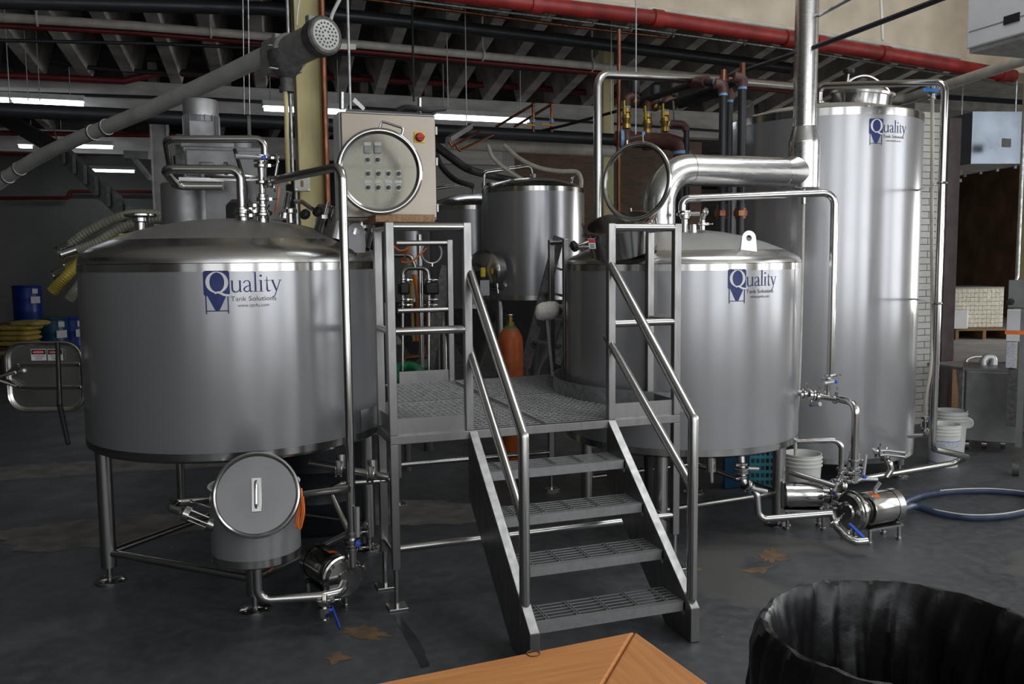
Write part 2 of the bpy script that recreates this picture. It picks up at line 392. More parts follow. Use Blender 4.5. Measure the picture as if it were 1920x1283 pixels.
struct('ceiling_front', G().box(-16, sx0, -8, 3.0, 5.5, 5.7).box(sx1, 26, -8, 3.0, 5.5, 5.7).box(sx0, sx1, -8, sy0, 5.5, 5.7).box(sx0, sx1, sy1, 3.0, 5.5, 5.7), 'ceiling_cream', 'cream painted ceiling of the front bay', smooth=0)
g = G()
for k in range(5): g.box(sx0+(sx1-sx0)*k/4-.025, sx0+(sx1-sx0)*k/4+.025, sy0, sy1, 5.5, 5.56)
for k in range(3): g.box(sx0, sx1, sy0+(sy1-sy0)*k/2-.025, sy0+(sy1-sy0)*k/2+.025, 5.5, 5.56)
struct('window_%d' % (1+len(WINDOWS)+len(SIDE_WINDOWS)), g, 'wall_dark', smooth=0)  # glazing bars of the added roof light
struct('floor_far', G().box(10.6, 22, 6.8, 27, .0, .004), 'far_concrete', 'pale bare concrete floor of the bright room at the far right', smooth=0)
struct('trim_1', G().box(-16, 13, 9.05, 9.3, 3.86, 4.30), 'girder_white', 'long grey-white painted girder carrying the ceiling joists', bevel=.01, smooth=0)
struct('trim_2', G().box(-16, 6.2, 14.0, 14.25, 3.86, 4.28), 'girder_white', 'second grey-white girder further back on the left', bevel=.01, smooth=0)
g = G(); b0, b1 = A(1130, 8, Y=3.0), A(1800, 118, Y=3.0); sl = (b1.z-b0.z)/(b1.x-b0.x)
zz = lambda x: b0.z+sl*(x-b0.x)
g.hexa([(0, 3.0, zz(0)), (14, 3.0, zz(14)), (14, 3.35, zz(14)), (0, 3.35, zz(0)), (0, 3.0, 5.5), (14, 3.0, 5.5), (14, 3.35, 5.5), (0, 3.35, 5.5)])
struct('trim_3', g, 'beam_cream', 'deep cream painted beam across the top right', bevel=.012, smooth=0)
# glazed white brick pier behind the big tank, and the wall beside the opening on the right
def pier():
    D = 9.2; a = A(1700, 640, D=D); x0 = a.x; x1 = A(1763, 500, D=D).x+.0; y = A(1740, 500, D=D).y
    p = struct('wall_pier', G().box(x0, x1, y, y+.5, 0, 3.35), 'mortar', 'pier faced with glazed white brick behind the tall tank', smooth=0)
    h = .068; nz = int(3.3/h)
    base = None
    for r in range(nz):
        off = .11 if r % 2 else 0; x = x0-.0-off
        while x < x1-.02:
            xa, xb = max(x, x0), min(x+.215, x1)
            if xb-xa > .03: ob('brick', G().box(xa+.003, xb-.003, y-.012, y, r*h+.003, r*h+h-.004), 'glazed', p, smooth=0)
            x += .22
    q = struct('wall_pier_side', G().box(x1, x1+.16, y-.1, y+.7, 0, 3.2), 'pier_dark', 'dark painted edge of the opening beside the glazed pier', smooth=0)
    return x1, y
PX1, PY = pier()
struct('wall_far', G().box(11, 22, 27, 27.3, 0, 4.6), 'wall_dark', smooth=0)
struct('wall_right', G().box(22, 22.3, -8, 2.6, 0, 5.5).box(22, 22.3, 6.4, 34, 0, 5.5).box(22, 22.3, 2.6, 6.4, 3.3, 5.5), 'wood_wall', 'wood panelled wall far beyond the opening on the right', smooth=0)
# ================================================================ brewing tanks
T1, T2, T3 = (.135, .9635, .8136), (3.011, .904, .776), (4.768, 1.671, .742)
def cyl_hit(px, py, T, dr=0.):
    d = FW+RT*((px-960)/FPX)-UP*((py-641.5)/FPX); ox, oy, r = CAM.x-T[0], CAM.y-T[1], T[2]+dr
    a = d.x*d.x+d.y*d.y; b = ox*d.x+oy*d.y; c = ox*ox+oy*oy-r*r
    t = (-b-math.sqrt(max(0, b*b-a*c)))/a; p = CAM+d*t
    return math.atan2(p.y-T[1], p.x-T[0]), p.z, p
def textmesh(body, size):
    cu = bpy.data.curves.new('print', 'FONT'); cu.body = body; cu.size = size; cu.resolution_u = 3
    o = bpy.data.objects.new('print', cu); COL.objects.link(o); bpy.context.view_layer.update()
    me = bpy.data.meshes.new_from_object(o.evaluated_get(bpy.context.evaluated_depsgraph_get()))
    vs = [v.co.copy() for v in me.vertices]; fs = [tuple(p.vertices) for p in me.polygons]
    bpy.data.objects.remove(o); bpy.data.curves.remove(cu); bpy.data.meshes.remove(me)
    return vs, fs
def stroke(g, pts, w, sx=1, ox=0, oy=0, n=None):
    """flat ribbon in (x, y); w one width or one per point"""
    pts = [V((p[0], p[1], 0)) for p in pts]
    ws = w if isinstance(w, (list, tuple)) else [w]*len(pts)
    if n:
        q = catmull(pts, n); m = len(q)-1
        ws = [ws[min(int(i/n), len(ws)-1)]*(1-(i % n)/n)+ws[min(int(i/n)+1, len(ws)-1)]*((i % n)/n) for i in range(m+1)]; pts = q
    L = len(pts); vs = []
    for i in range(L):
        t = (pts[min(i+1, L-1)]-pts[max(i-1, 0)]).normalized(); nn = V((-t.y, t.x, 0))
        for s in (1, -1): p = pts[i]+nn*(ws[i]/2*s); vs.append(V((ox+p.x*sx, oy+p.y*sx, 0)))
    g.add(vs, [(2*i, 2*i+1, 2*i+3, 2*i+2) for i in range(L-1)])
def serif_word(g, word, x, y, h):
    """lower case serif letters, x-height h"""
    G_ = {
     'u': (.98, [([(.12, 1), (.12, .35), (.2, .08), (.42, .0), (.62, .1), (.74, .28)], [.15, .15, .15, .1, .08, .05], 4), ([(.77, 1), (.77, .0)], .15, None), ([(-.02, .985), (.2, .985)], .05, None), ([(.62, .985), (.84, .985)], .05, None), ([(.7, .025), (.95, .05)], .05, None)]),
     'a': (.88, [([(.1, .78), (.2, .93), (.4, .98), (.57, .88), (.62, .65)], [.13, .08, .07, .11, .14], 4), ([(.62, .7), (.62, .18), (.68, .03), (.84, .08)], [.14, .14, .12, .04], 4), ([(.62, .58), (.3, .45), (.12, .25), (.24, .04), (.45, .05), (.62, .22)], [.05, .1, .14, .1, .08, .05], 4)]),
     'l': (.48, [([(.2, 1.72), (.2, 0)], .15, None), ([(.02, 1.70), (.2, 1.70)], .05, None), ([(0, .025), (.4, .025)], .05, None)]),
     'i': (.48, [([(.2, 1), (.2, 0)], .15, None), ([(.02, .975), (.2, .975)], .05, None), ([(0, .025), (.4, .025)], .05, None), ([(.2, 1.30), (.2, 1.48)], .18, None)]),
     't': (.60, [([(.24, 1.3), (.24, .25), (.33, .04), (.55, .1)], [.05, .15, .13, .04], 4), ([(.02, .97), (.5, .97)], .06, None)]),
     'y': (.95, [([(.1, .98), (.45, .08)], .15, None), ([(.8, .98), (.42, -.05), (.28, -.38), (.1, -.5)], [.06, .07, .07, .12], 4), ([(-.03, .985), (.28, .985)], .05, None), ([(.66, .985), (.95, .985)], .05, None)])}
    for ch in word:
        adv, st = G_[ch]
        for pts, w, n in st: stroke(g, pts, w, h, x, y, n)
        x += adv*h
    return x
def logo(T, parent, px, py, s):
    """blue badge with a white letter Q over a cone tank, name and lettering, printed on the shell; (px, py) is its top left corner"""
    a0, z0, _ = cyl_hit(px, py, T); r = T[2]
    def wr(dr): return lambda v: (T[0]+(r+dr)*math.cos(a0+v.x*s/r), T[1]+(r+dr)*math.sin(a0+v.x*s/r), z0+v.y*s)
    c = .09; g = G()
    n = 10      # rounded square as vertical strips so that it bends with the shell
    def edge(x):
        d = min(x, 1-x); return 0 if d >= c else c-math.sqrt(max(0, c*c-(c-d)**2))
    xs = sorted(set([0, .03, .06, .09, .91, .94, .97, 1]+[k/n for k in range(1, n)]))
    vs = []
    for x in xs: vs += [V((x, -edge(x), 0)), V((x, -1+edge(x), 0))]
    g.add(vs, [(2*i, 2*i+1, 2*i+3, 2*i+2) for i in range(len(xs)-1)])
    g.add([V(p) for p in ((.14, -1, 0), (.5, -1, 0), (.86, -1, 0), (.6, -1.55, 0), (.5, -1.62, 0), (.4, -1.55, 0))], [(0, 5, 4, 1), (1, 4, 3, 2)])
    for x in (.08, .92): stroke(g, [(x, -1), (x, -1.72)], .045)
    stroke(g, [(.08, -1.60), (.5, -1.60), (.92, -1.60)], .04)
    lg = ob('logo', g.wrap(wr(.0015)), 'logo_blue', parent, smooth=0, label='dark blue badge with a cone tank drawn below a square')
    g = G(); m = 40      # the white Q: ring with thick sides and a swash tail
    vs = []
    for k in range(m+1):
        a = 2*PI*k/m; th = .05+.10*abs(math.cos(a))
        vs += [V((.52+.43*math.cos(a), -.46+.43*math.sin(a), 0)), V((.52+(.43-th)*math.cos(a), -.46+(.43-th*.7)*math.sin(a), 0))]
    g.add(vs, [(2*i, 2*i+1, 2*i+3, 2*i+2) for i in range(m)])
    stroke(g, [(.42, -.90), (.58, -.86), (.76, -.95), (.92, -.98), (1.03, -.94)], [.05, .09, .10, .08, .02], n=4)
    ob('monogram', g.wrap(wr(.0030)), 'white', lg, smooth=0, label='white letter Q')
    g = G(); serif_word(g, 'uality', 1.04, -.86, .46)
    ob('lettering', g.wrap(wr(.0015)), 'logo_blue', lg, smooth=0)
    for body, x, y, sz in (('Tank Solutions', 1.02, -1.22, .27), ('www.qts4u.com', 1.28, -1.46, .20)):
        vs, fs = textmesh(body, sz); k = (1.78 if sz > .25 else 1.22)/max(v.x for v in vs)
        g = G().add([V((x+v.x*k, y+v.y, 0)) for v in vs], fs)
        ob('lettering', g.wrap(wr(.0015)), 'logo_grey', lg, smooth=0)
def tank_leg(t, T, ang, lr, ztop, r, zrod, rod=.016, foot=.082):
    x, y = T[0]+lr*math.cos(R_(ang)), T[1]+lr*math.sin(R_(ang))
    l = ob('leg', G().cyl((x, y, zrod), (x, y, ztop), r, 24), 'steel', t)
    ob('foot_rod', G().cyl((x, y, .012), (x, y, zrod+.02), rod, 16), 'polish', l)
    g = G().lathe([(0, .018), (foot*.9, .014), (foot, .008), (foot, .001)], (x, y, 0), n=32)
    for k in range(3):
        a = R_(ang+60+120*k); g.cyl((x+.06*math.cos(a), y+.06*math.sin(a), .01), (x+.06*math.cos(a), y+.06*math.sin(a), .019), .008, 10)
    ob('foot_plate', g, 'polish', l)
    return V((x, y, 0))
def ferrule(g, p, d, r, h, fl=1.5):
    """pipe stub with a clamp ring at its end"""
    p, d = V(p), V(d).normalized(); g.cyl(p, p+d*h, r, 20)
    g.lathe([(r, h-.022), (r*fl, h-.016), (r*fl, h+.004), (r, h+.010), (0, h+.010)], p, d, 24)
def clampset(g, p, d, r, side=(1, 0, 0)):
    """tri-clamp: split ring and wing nut"""
    p, d = V(p), V(d).normalized(); g.lathe([(r*.9, -.011), (r*1.45, -.008), (r*1.5, 0), (r*1.45, .008), (r*.9, .011)], p, d, 24)
    s = V(side).normalized(); s = (s-d*s.dot(d)).normalized(); q = p+s*r*1.5
    g.cbox(q+s*.008, .016, .014, .016); g.cyl(q, q+s*.045, .004, 8); e = q+s*.038; u = s.cross(d)
    g.cyl(e-u*.014, e+u*.014, .0045, 8)
def lug(t, p, out, h=.17, w=.10, th=.012, mt='steel'):
    """lifting eye plate standing on a tank head"""
    p = V(p); out = V(out).normalized(); side = V((0, 0, 1)).cross(out)
    poly = []
    m = 14; r = .045; cz = h-r
    poly = [(-w/2, 0), (w/2, 0)]+[(r*math.cos(a), cz+r*math.sin(a)) for a in [PI*k/m for k in range(m+1)]]
    hole = [(.018*math.cos(2*PI*k/16), cz+.018*math.sin(2*PI*k/16)) for k in range(16)]
    # plate as ring around the hole plus foot
    g = G(); n = 32; up = V((0, 0, 1))
    out_pts = []
    for k in range(n):
        a = 2*PI*k/n; dx, dz = math.cos(a), math.sin(a); best = None
        for i in range(len(poly)):
            (x1, y1), (x2, y2) = poly[i], poly[(i+1) % len(poly)]; y1 -= cz; y2 -= cz
            den = dx*(y2-y1)-dz*(x2-x1)
            if abs(den) < 1e-9: continue
            tt = (x1*(y2-y1)-y1*(x2-x1))/den; uu = (x1*dz-y1*dx)/den
            if tt > 0 and -1e-6 <= uu <= 1+1e-6 and (best is None or tt < best): best = tt
        out_pts.append((dx*best, dz*best+cz))
    vs = []
    for tq in (-th/2, th/2):
        for k in range(n):
            a = 2*PI*k/n
            vs.append(p+side*out_pts[k][0]+up*out_pts[k][1]+out*tq); vs.append(p+side*.018*math.cos(a)+up*(cz+.018*math.sin(a))+out*tq)
    fs = []
    for k in range(n):
        k2 = (k+1) % n; a, b, c, d = 2*k, 2*k+1, 2*k2+1, 2*k2; o = 2*n
        fs += [(a, b, c, d), (o+a, o+d, o+c, o+b), (a, d, o+d, o+a), (b, o+b, o+c, c)]
    g.add(vs, fs)
    return ob('lifting_lug', g, mt, t, smooth=20)
# ---- mash tun on the left
def mash_tun():
    T = T1; cx, cy, R = T; t = thing('mash_tun', 'large stainless mash tun on four legs at the left with an open round hatch', 'tank', (cx, cy, 0))
    zb, zs = .8436, 1.778
    ob('shell', G().lathe([(R, zb), (R, zs-.041)], (cx, cy, 0), n=120), 'shell', t)
    ob('top_band', G().lathe([(R+.0015, zs-.041), (R+.0015, zs-.002), (R-.004, zs)], (cx, cy, 0), n=120), 'polish', t)
    prof = [(R-.001, zs+.001), (R-.003, zs+.02), (R-.012, zs+.045), (R-.03, zs+.066), (.745, zs+.088), (.66, zs+.125), (.526, zs+.176), (.4, zs+.210), (.25, zs+.236), (.1, zs+.249), (0, zs+.251)]
    ob('knuckle', G().lathe(prof[:6], (cx, cy, 0), n=120), 'head', t, smooth=60); ob('dome', G().lathe(prof[5:], (cx, cy, 0), n=120), 'head_matte', t, smooth=60)
    ob('bottom_band', G().lathe([(R+.0015, zb), (R+.0015, zb-.036), (R-.012, zb-.040), (R-.02, zb-.052), (R-.06, zb-.058), (.3, zb-.09), (0, zb-.09)], (cx, cy, 0), n=120), 'polish', t)
    F = [tank_leg(t, T, a, .735, zb-.03, .042, .085) for a in (-89, -179, 1, 91)]
    for i, j in ((0, 1), (0, 2), (2, 3), (1, 3)):
        z = .165
        ob('brace', G().cyl(F[i]+V((0, 0, z)), F[j]+V((0, 0, z)), .021, 16), 'steel', t)
    logo(T, t, 380, 508, .122)
    # seam weld of the jacket and the level marks
    lug(t, A(668, 474, D=4.74), (-.1, -.99, 0), h=.16, w=.11, mt='steel_shaded')
    return t
MASH = mash_tun()
def kettle():
    T = T2; cx, cy, R = T; t = thing('brew_kettle', 'stainless brew kettle right of the stairs with a vent duct on its dome', 'tank', (cx, cy, 0))
    zb, zs = .632, 1.748
    ob('shell', G().lathe([(R, zb), (R, zs-.042)], (cx, cy, 0), n=110), 'shell', t)
    ob('top_band', G().lathe([(R+.0015, zs-.042), (R+.0015, zs-.002), (R-.004, zs)], (cx, cy, 0), n=110), 'polish', t)
    prof = [(R-.001, zs+.001), (R-.004, zs+.015), (R-.014, zs+.032), (R-.035, zs+.048), (.67, zs+.082), (.56, zs+.128), (.42, zs+.173), (.28, zs+.203), (.12, zs+.222), (0, zs+.225)]
    ob('knuckle', G().lathe(prof[:5], (cx, cy, 0), n=110), 'head', t, smooth=60); ob('dome', G().lathe(prof[4:], (cx, cy, 0), n=110), 'head_matte', t, smooth=60)
    ob('bottom_band', G().lathe([(R+.0015, zb), (R+.0015, zb-.04), (R-.012, zb-.046), (R-.04, zb-.06), (.3, zb-.08), (0, zb-.08)], (cx, cy, 0), n=110), 'polish', t)
    F = [tank_leg(t, T, a, .66, zb-.03, .043, .06) for a in (-40, -130, 50, 140)]
    for i, j in ((0, 1), (0, 2), (2, 3)):
        ob('brace', G().cyl(F[i]+V((0, 0, .22)), F[j]+V((0, 0, .22)), .019, 16), 'steel', t)
    logo(T, t, 1365, 505, .118)
    lug(t, A(1403, 484, D=5.30), (-.15, -.98, 0), h=.165, w=.115)
    ob('nozzle', G().cyl(A(1300, 437, D=5.6), A(1300, 425, D=5.6)+V((0, 0, .012)), .022, 16), 'polish', t)
    ob('nameplate_boss', G().lathe([(.03, 0), (.03, .01), (.02, .014), (0, .014)], A(1376, 461, D=5.55), (.1, -.4, 1), 24), 'head', t)
    return t
KETTLE = kettle()
def hot_tank():
    T = T3; cx, cy, R = T; t = thing('hot_liquor_tank', 'tallest stainless tank at the right with a hatch on its sloping top', 'tank', (cx, cy, 0))
    zb, zs = .255, 2.815
    ob('shell', G().lathe([(R, zb), (R, zs)], (cx, cy, 0), n=110), 'shell', t)
    ob('top_band', G().lathe([(R+.0015, zs), (R+.0015, zs+.055), (R-.006, zs+.064)], (cx, cy, 0), n=110), 'polish', t)
    ob('roof', G().lathe([(R-.006, zs+.062), (R-.05, zs+.078), (.5, zs+.128), (.25, zs+.165), (0, zs+.185)], (cx, cy, 0), n=110), 'head_matte', t, smooth=60)
    ob('bottom_band', G().lathe([(R+.0015, zb), (R+.0015, zb-.04), (R-.02, zb-.05), (.3, zb-.075), (0, zb-.075)], (cx, cy, 0), n=110), 'polish', t)
    for a in (-44, 46, 136, -134): tank_leg(t, T, a, .64, zb-.03, .036, .1, .015, .075)
    # brushed weld strip down the shell (a vertical seam), a little left of the duct
    a0 = cyl_hit(1484, 420, T)[0]
    ob('seam_strip', G().lathe([(R+.001, zb+.02), (R+.001, zs-.01)], (cx, cy, 0), n=4, a0=0, a1=.06, hint=V((math.cos(a0), math.sin(a0), 0)).cross(V((0, 0, 1)))*-1), 'head', t)
    logo(T, t, 1630, 222, .112)
    lug(t, A(1402, 226, D=6.95), (-.7, -.7, 0), h=.16, w=.11)
    # roof hatch with a swing arm
    h = A(1613, 204, D=7.15); n = V((.06, -.10, 1)).normalized(); r = .235
    m = ob('hatch_neck', G().lathe([(r, -.08), (r, .10), (r+.01, .105), (r-.01, .11)], h, n, 60), 'polish', t)
    ob('hatch_lid', G().lathe([(r+.016, .105), (r+.016, .125), (r-.02, .135), (r*.6, .165), (0, .185)], h, n, 60), 'head', m, smooth=50)
    q = [h+n*.115+V((-.24, 0, .03)), h+n*.24+V((-.1, 0, 0)), h+n*.25+V((.05, 0, 0)), h+n*.16+V((.235, 0, 0)), h+n*.10+V((.25, 0, 0))]
    g = G(); P = catmull(q, 5)
    for i in range(len(P)-1): g.bar(P[i], P[i+1], .012, .05, V((0, 1, 0)))
    ob('hatch_arm', g, 'steel', m)
    s = h+V((-.215, -.06, 0)); ob('hatch_screw', G().cyl(s+n*.02, s+n*.25, .012, 12).cbox(s+n*.06, .04, .03, .05), 'polish', m)
    ob('hatch_knob', G().lathe([(0, .25), (.02, .25), (.045, .262), (.045, .285), (.02, .295), (0, .295)], s, n, 12), 'black', m)
    return t
HOT = hot_tank()
# ================================================================ work platform with stairs between mash tun and kettle
def platform():
    t = thing('work_platform', 'stainless work platform with grating deck, guard rails and four-tread stairs', 'platform', (1.65, 0, 0))
    ZP, ZT, ZM = .9, 1.971, 1.427; w = .041
    FLx, SLx, SRx, FRx = .838, 1.238, 2.051, 2.455
    def post(x, y, z0, z1, s=w): return ob('post', G().box(x-s/2, x+s/2, y-s/2, y+s/2, z0, z1), 'square_tube', t, bevel=.003, smooth=0)
    def rail(p, q, r=.0195): return ob('guard_rail', G().cyl(p, q, r, 20), 'steel', t)
    def beam(x0, x1, y0, y1, h=.046): return ob('deck_beam', G().box(x0, x1, y0, y1, ZP-h, ZP), 'square_tube', t, bevel=.003, smooth=0)
    # guard posts
    RLx, RRx = 1.66, A(1037, 600, Y=1.9).x
    for x, y in ((FLx, 0), (SLx, 0), (SRx, 0), (FRx, 0), (FLx, .31), (FRx, .31)): post(x, y, ZP, ZT)
    zr = A(846, 450, Y=1.85).z
    for x, y in ((RLx, 1.87), (RRx, 1.93), (A(1061, 600, Y=1.62).x, 1.62)): post(x, y, ZP, zr)
    for x0, x1 in ((FLx, SLx), (SRx, FRx)):
        for z in (ZT-.022, ZM): rail((x0+w/2, 0, z), (x1-w/2, 0, z), .021)
        ob('kick_plate', G().box(x0+w/2, x1-w/2, -.004, .004, ZP, ZP+.085), 'square_tube', t, smooth=0)
    for x in (FLx, FRx):
        for z in (ZT-.022, ZM): rail((x, w/2, z), (x, .31-w/2, z), .019)
        ob('kick_plate', G().box(x-.004, x+.004, .02, .29, ZP, ZP+.085), 'square_tube', t, smooth=0)
    for z in (zr-.022, ZM): rail((1.27, 1.87, z), (RLx-.02, 1.87, z), .0195)
    ob('kick_plate', G().box(1.27, RLx-.02, 1.866, 1.874, ZP, ZP+.085), 'square_tube', t, smooth=0)
    b = V((A(1061, 600, Y=1.62).x, 1.62, 0)); a = V((RRx, 1.93, 0))
    for z in (zr-.022, ZM): rail(a+V((0, 0, z)), b+V((0, 0, z)), .0195)
    ob('kick_plate', G().bar(a+V((.02, -.02, ZP+.042)), b+V((.01, .02, ZP+.042)), .008, .085, V((0, 0, 1))), 'square_tube', t, smooth=0)
    # deck beams
    beam(FLx-w/2, FRx+w/2, -w/2, w/2); beam(1.2, 2.62, 1.86, 1.9)
    beam(FLx-w/2, FLx+w/2, w/2, .33); beam(FRx-w/2, FRx+w/2, w/2, .33); beam(1.645, 1.678, w/2, 1.86, .05)
    # legs with screw feet
    for x, y in ((FLx, 0), (FRx, 0), (FLx-.0, .31), (1.25, 1.88), (2.45, 1.88)):
        l = ob('leg', G().box(x-w/2, x+w/2, y-w/2, y+w/2, .205, ZP-.046), 'square_tube', t, bevel=.003, smooth=0)
        ob('foot_rod', G().cyl((x, y, .01), (x, y, .21), .0145, 16), 'polish', l)
        ob('foot_plate', G().box(x-.05, x+.05, y-.05, y+.05, .001, .012), 'polish', l, bevel=.002, smooth=0)
    for z, y in ((.265, 0), ):
        ob('brace', G().cyl((FLx+w/2, y, A(750, 1029, Y=0).z), (FRx, y, A(1265, 965, Y=0).z), .0195, 18), 'steel', t)
    for x in (FLx, FRx): ob('brace', G().cyl((x, 0, .27), (x, .31, .27), .016, 14), 'steel', t)
    ob('brace', G().cyl((1.25, 1.88, .3), (2.45, 1.88, .3), .0195, 16), 'steel', t)
    # collars round the two tanks
    for T, a0, a1, rc in ((T1, -50, 70, .905), (T2, 118, 242, .862)):
        g = G(); n = 40
        prof = [(rc, ZP-.02), (rc, ZP+.095), (rc+.006, ZP+.095), (rc+.006, ZP-.02)]
        vs = []
        for k in range(n+1):
            a = R_(a0+(a1-a0)*k/n)
            for r, z in prof: vs.append((T[0]+r*math.cos(a), T[1]+r*math.sin(a), z))
        fs = [(4*k+j, 4*k+4+j, 4*k+4+(j+1) % 4, 4*k+(j+1) % 4) for k in range(n) for j in range(4)]
        ob('tank_collar', G().add(vs, fs), 'galv', t)
    # grating panels: real bars, cut round the collars
    holes = ((T1[0], T1[1], .915), (T2[0], T2[1], .872))
    def cut(lo, hi, fix, axis):
        segs = [(lo, hi)]
        for hx, hy, r in holes:
            d = fix-(hx if axis == 'y' else hy)
            if abs(d) >= r: continue
            h = math.sqrt(r*r-d*d); c = hy if axis == 'y' else hx; new = []
            for a, b in segs:
                if c-h > a: new.append((a, min(b, c-h)))
                if c+h < b: new.append((max(a, c+h), b))
            segs = [(a, b) for a, b in new if b-a > .01]
        return segs
    for x0, x1 in ((.865, 1.642), (1.680, 2.44)):
        for y0, y1 in ((.028, 1.0), (1.018, 1.855)):
            g = G(); x = x0+.01
            while x < x1:
                for a, b in cut(y0, y1, x, 'y'): g.box(x-.0018, x+.0018, a, b, ZP-.014, ZP-.001)
                x += .036
            y = y0+.008
            while y < y1:
                for a, b in cut(x0, x1, y, 'x'): g.box(a, b, y-.003, y+.003, ZP-.006, ZP+.001)
                y += .052
            for fx in (x0, x1):
                for a, b in cut(y0, y1, fx, 'y'): g.box(fx-.004, fx+.004, a, b, ZP-.03, ZP+.001)
            for fy in (y0, y1):
                for a, b in cut(x0, x1, fy, 'x'): g.box(a, b, fy-.004, fy+.004, ZP-.03, ZP+.001)
            ob('grating_panel', g, 'grating', t, kind='stuff', smooth=0)
    # stairs
    y1, gg, rise = -.84, .2067, .18; xl, xr = 1.2785, 2.026
    for x in (xl-.047, xr+.0):
        poly = [(-.90, .002), (-.90, .165), (-.02, .895), (.0, .895), (.0, .54), (-.66, .002)]
        ob('stringer', G().prism(poly, (x, 0, 0), (0, 1, 0), (0, 0, 1), (.047, 0, 0)), 'square_tube', t, bevel=.003, smooth=0)
    for i in range(4):
        z = rise*(i+1); yf = y1+gg*i; dep = .205
        tr = ob('tread', G().box(xl, xr, yf, yf+.035, z-.005, z).box(xl, xr, yf, yf+.006, z-.045, z-.005)
                .box(xl, xl+.005, yf, yf+dep, z-.065, z-.004).box(xr-.005, xr, yf, yf+dep, z-.065, z-.004), 'tread_grey', t, smooth=0)
        for k in range(5):
            yb = yf+.062+k*.034; ob('bearing_bar', G().box(xl, xr, yb-.003, yb+.003, z-.005, z), 'tread_grey', tr, smooth=0)
        for k in range(5):
            xb = xl+.075+k*(xr-xl-.15)/4
            ob('cross_rod', G().box(xb-.009, xb-.004, yf+.03, yf+dep, z-.010, z+.002).box(xb+.004, xb+.009, yf+.03, yf+dep, z-.010, z+.002), 'tread_grey', tr, smooth=0)
    # stair hand rails
    for X, top, knee, m0, m1, foot, post_x in ((SRx, (1140, 486), (1303, 785), (1138, 632), (1296, 915), (1294, 1112), 1296), (xl-.024, (874, 490), (981, 817), (876, 640), (984, 985), (985, 1163), 985)):
        kn = A(*knee, X=X); ft = A(*foot, X=X); yy = (kn.y+ft.y)/2
        P = [A(*top, X=X), V((X, yy, kn.z)), V((X, yy, ft.z-.02))]
        ob('hand_rail', G().tube(P, .0245, b=.012, n=20, seg=2), 'steel', t)
        q = A(*m1, X=X); ob('hand_rail', G().cyl(A(*m0, X=X), V((X, yy, q.z)), .0215, 20), 'steel', t)
    return t
PLATFORM = platform()
# ================================================================ fittings of the mash tun
def pipe(name, label, cat, pts, r, mat='steel', b=None, n=16, clamps=(), smooth=False, group=None):
    """a pipe run as its own thing; clamps = [(point, axis)] become clamp parts"""
    g = G().tube(pts, r, b=b if b is not None else r*3.2, n=n, smooth=smooth)
    if not clamps: return ob(name, g, mat, None, label, cat, group)
    t = thing(name, label, cat, (V(pts[0]).x, V(pts[0]).y, min(V(p).z for p in pts)), group)
    ob('tube', g, mat, t)
    for p, d in clamps:
        c = G(); clampset(c, p, d, r); ob('clamp', c, 'polish', t)
    return t
def vert(px, py0, py1, D, ref=None):
    """plumb line through photo column px: points at rows py0 (top) and py1 (bottom), depth D taken at row ref"""
    b = A(px, ref if ref is not None else py1, D=D)
    def z(py):
        lo, hi = -1., 6.
        for _ in range(40):
            m = (lo+hi)/2; q = V((b.x, b.y, m))-CAM; y = 641.5-FPX*q.dot(UP)/q.dot(FW)
            if y > py: lo = m
            else: hi = m
        return (lo+hi)/2
    return V((b.x, b.y, z(py0))), V((b.x, b.y, z(py1)))
def lever_valve(t, p, axis, lever, r=.03, L=.13, cap='blue', m='polish'):
    """butterfly valve: body disc between clamps, flat lever and blue cap"""
    p, axis, lever = V(p), V(axis).normalized(), V(lever).normalized()
    g = G().lathe([(0, -.02), (r*1.5, -.018), (r*1.5, -.008), (r*1.15, -.004), (r*1.15, .004), (r*1.5, .008), (r*1.5, .018), (0, .02)], p, axis, 24)
    v = ob('valve', g, m, t)
    s = axis.cross(lever).normalized(); q = p+s*r*1.1
    h = G().tube([q, q+s*.02+lever*.0, q+s*.03+lever*L*.3, q+s*.03+lever*L], lambda u: .011+.003*u, b=.01, n=10)
    ob('valve_lever', h, 'aluminium', v)
    if cap: ob('valve_cap', G().lathe([(0, .008), (.011, .006), (.012, -.006), (0, -.008)], q+s*.036, s, 14), cap, v)
    return v
def ball_valve(t, p, axis, lever, r=.02, L=.12, col='blue_handle'):
    p, axis, lever = V(p), V(axis).normalized(), V(lever).normalized()
    v = ob('valve', G().cyl(p-axis*.045, p+axis*.045, r*.9, 16).cyl(p-axis*.022, p+axis*.022, r*1.5, 8).cyl(p-axis*.052, p-axis*.036, r*1.35, 6).cyl(p+axis*.036, p+axis*.052, r*1.35, 6), 'polish', t)
    s = axis.cross(lever).normalized(); q = p+s*r*1.5
    x, y, _ = frame(lever)
    ob('valve_lever', G().cyl(p, q+s*.014, .008, 10).bar(q+s*.014-lever*.015, q+s*.014+lever*L, .024, .008, s), col, v, bevel=.003)
    return v
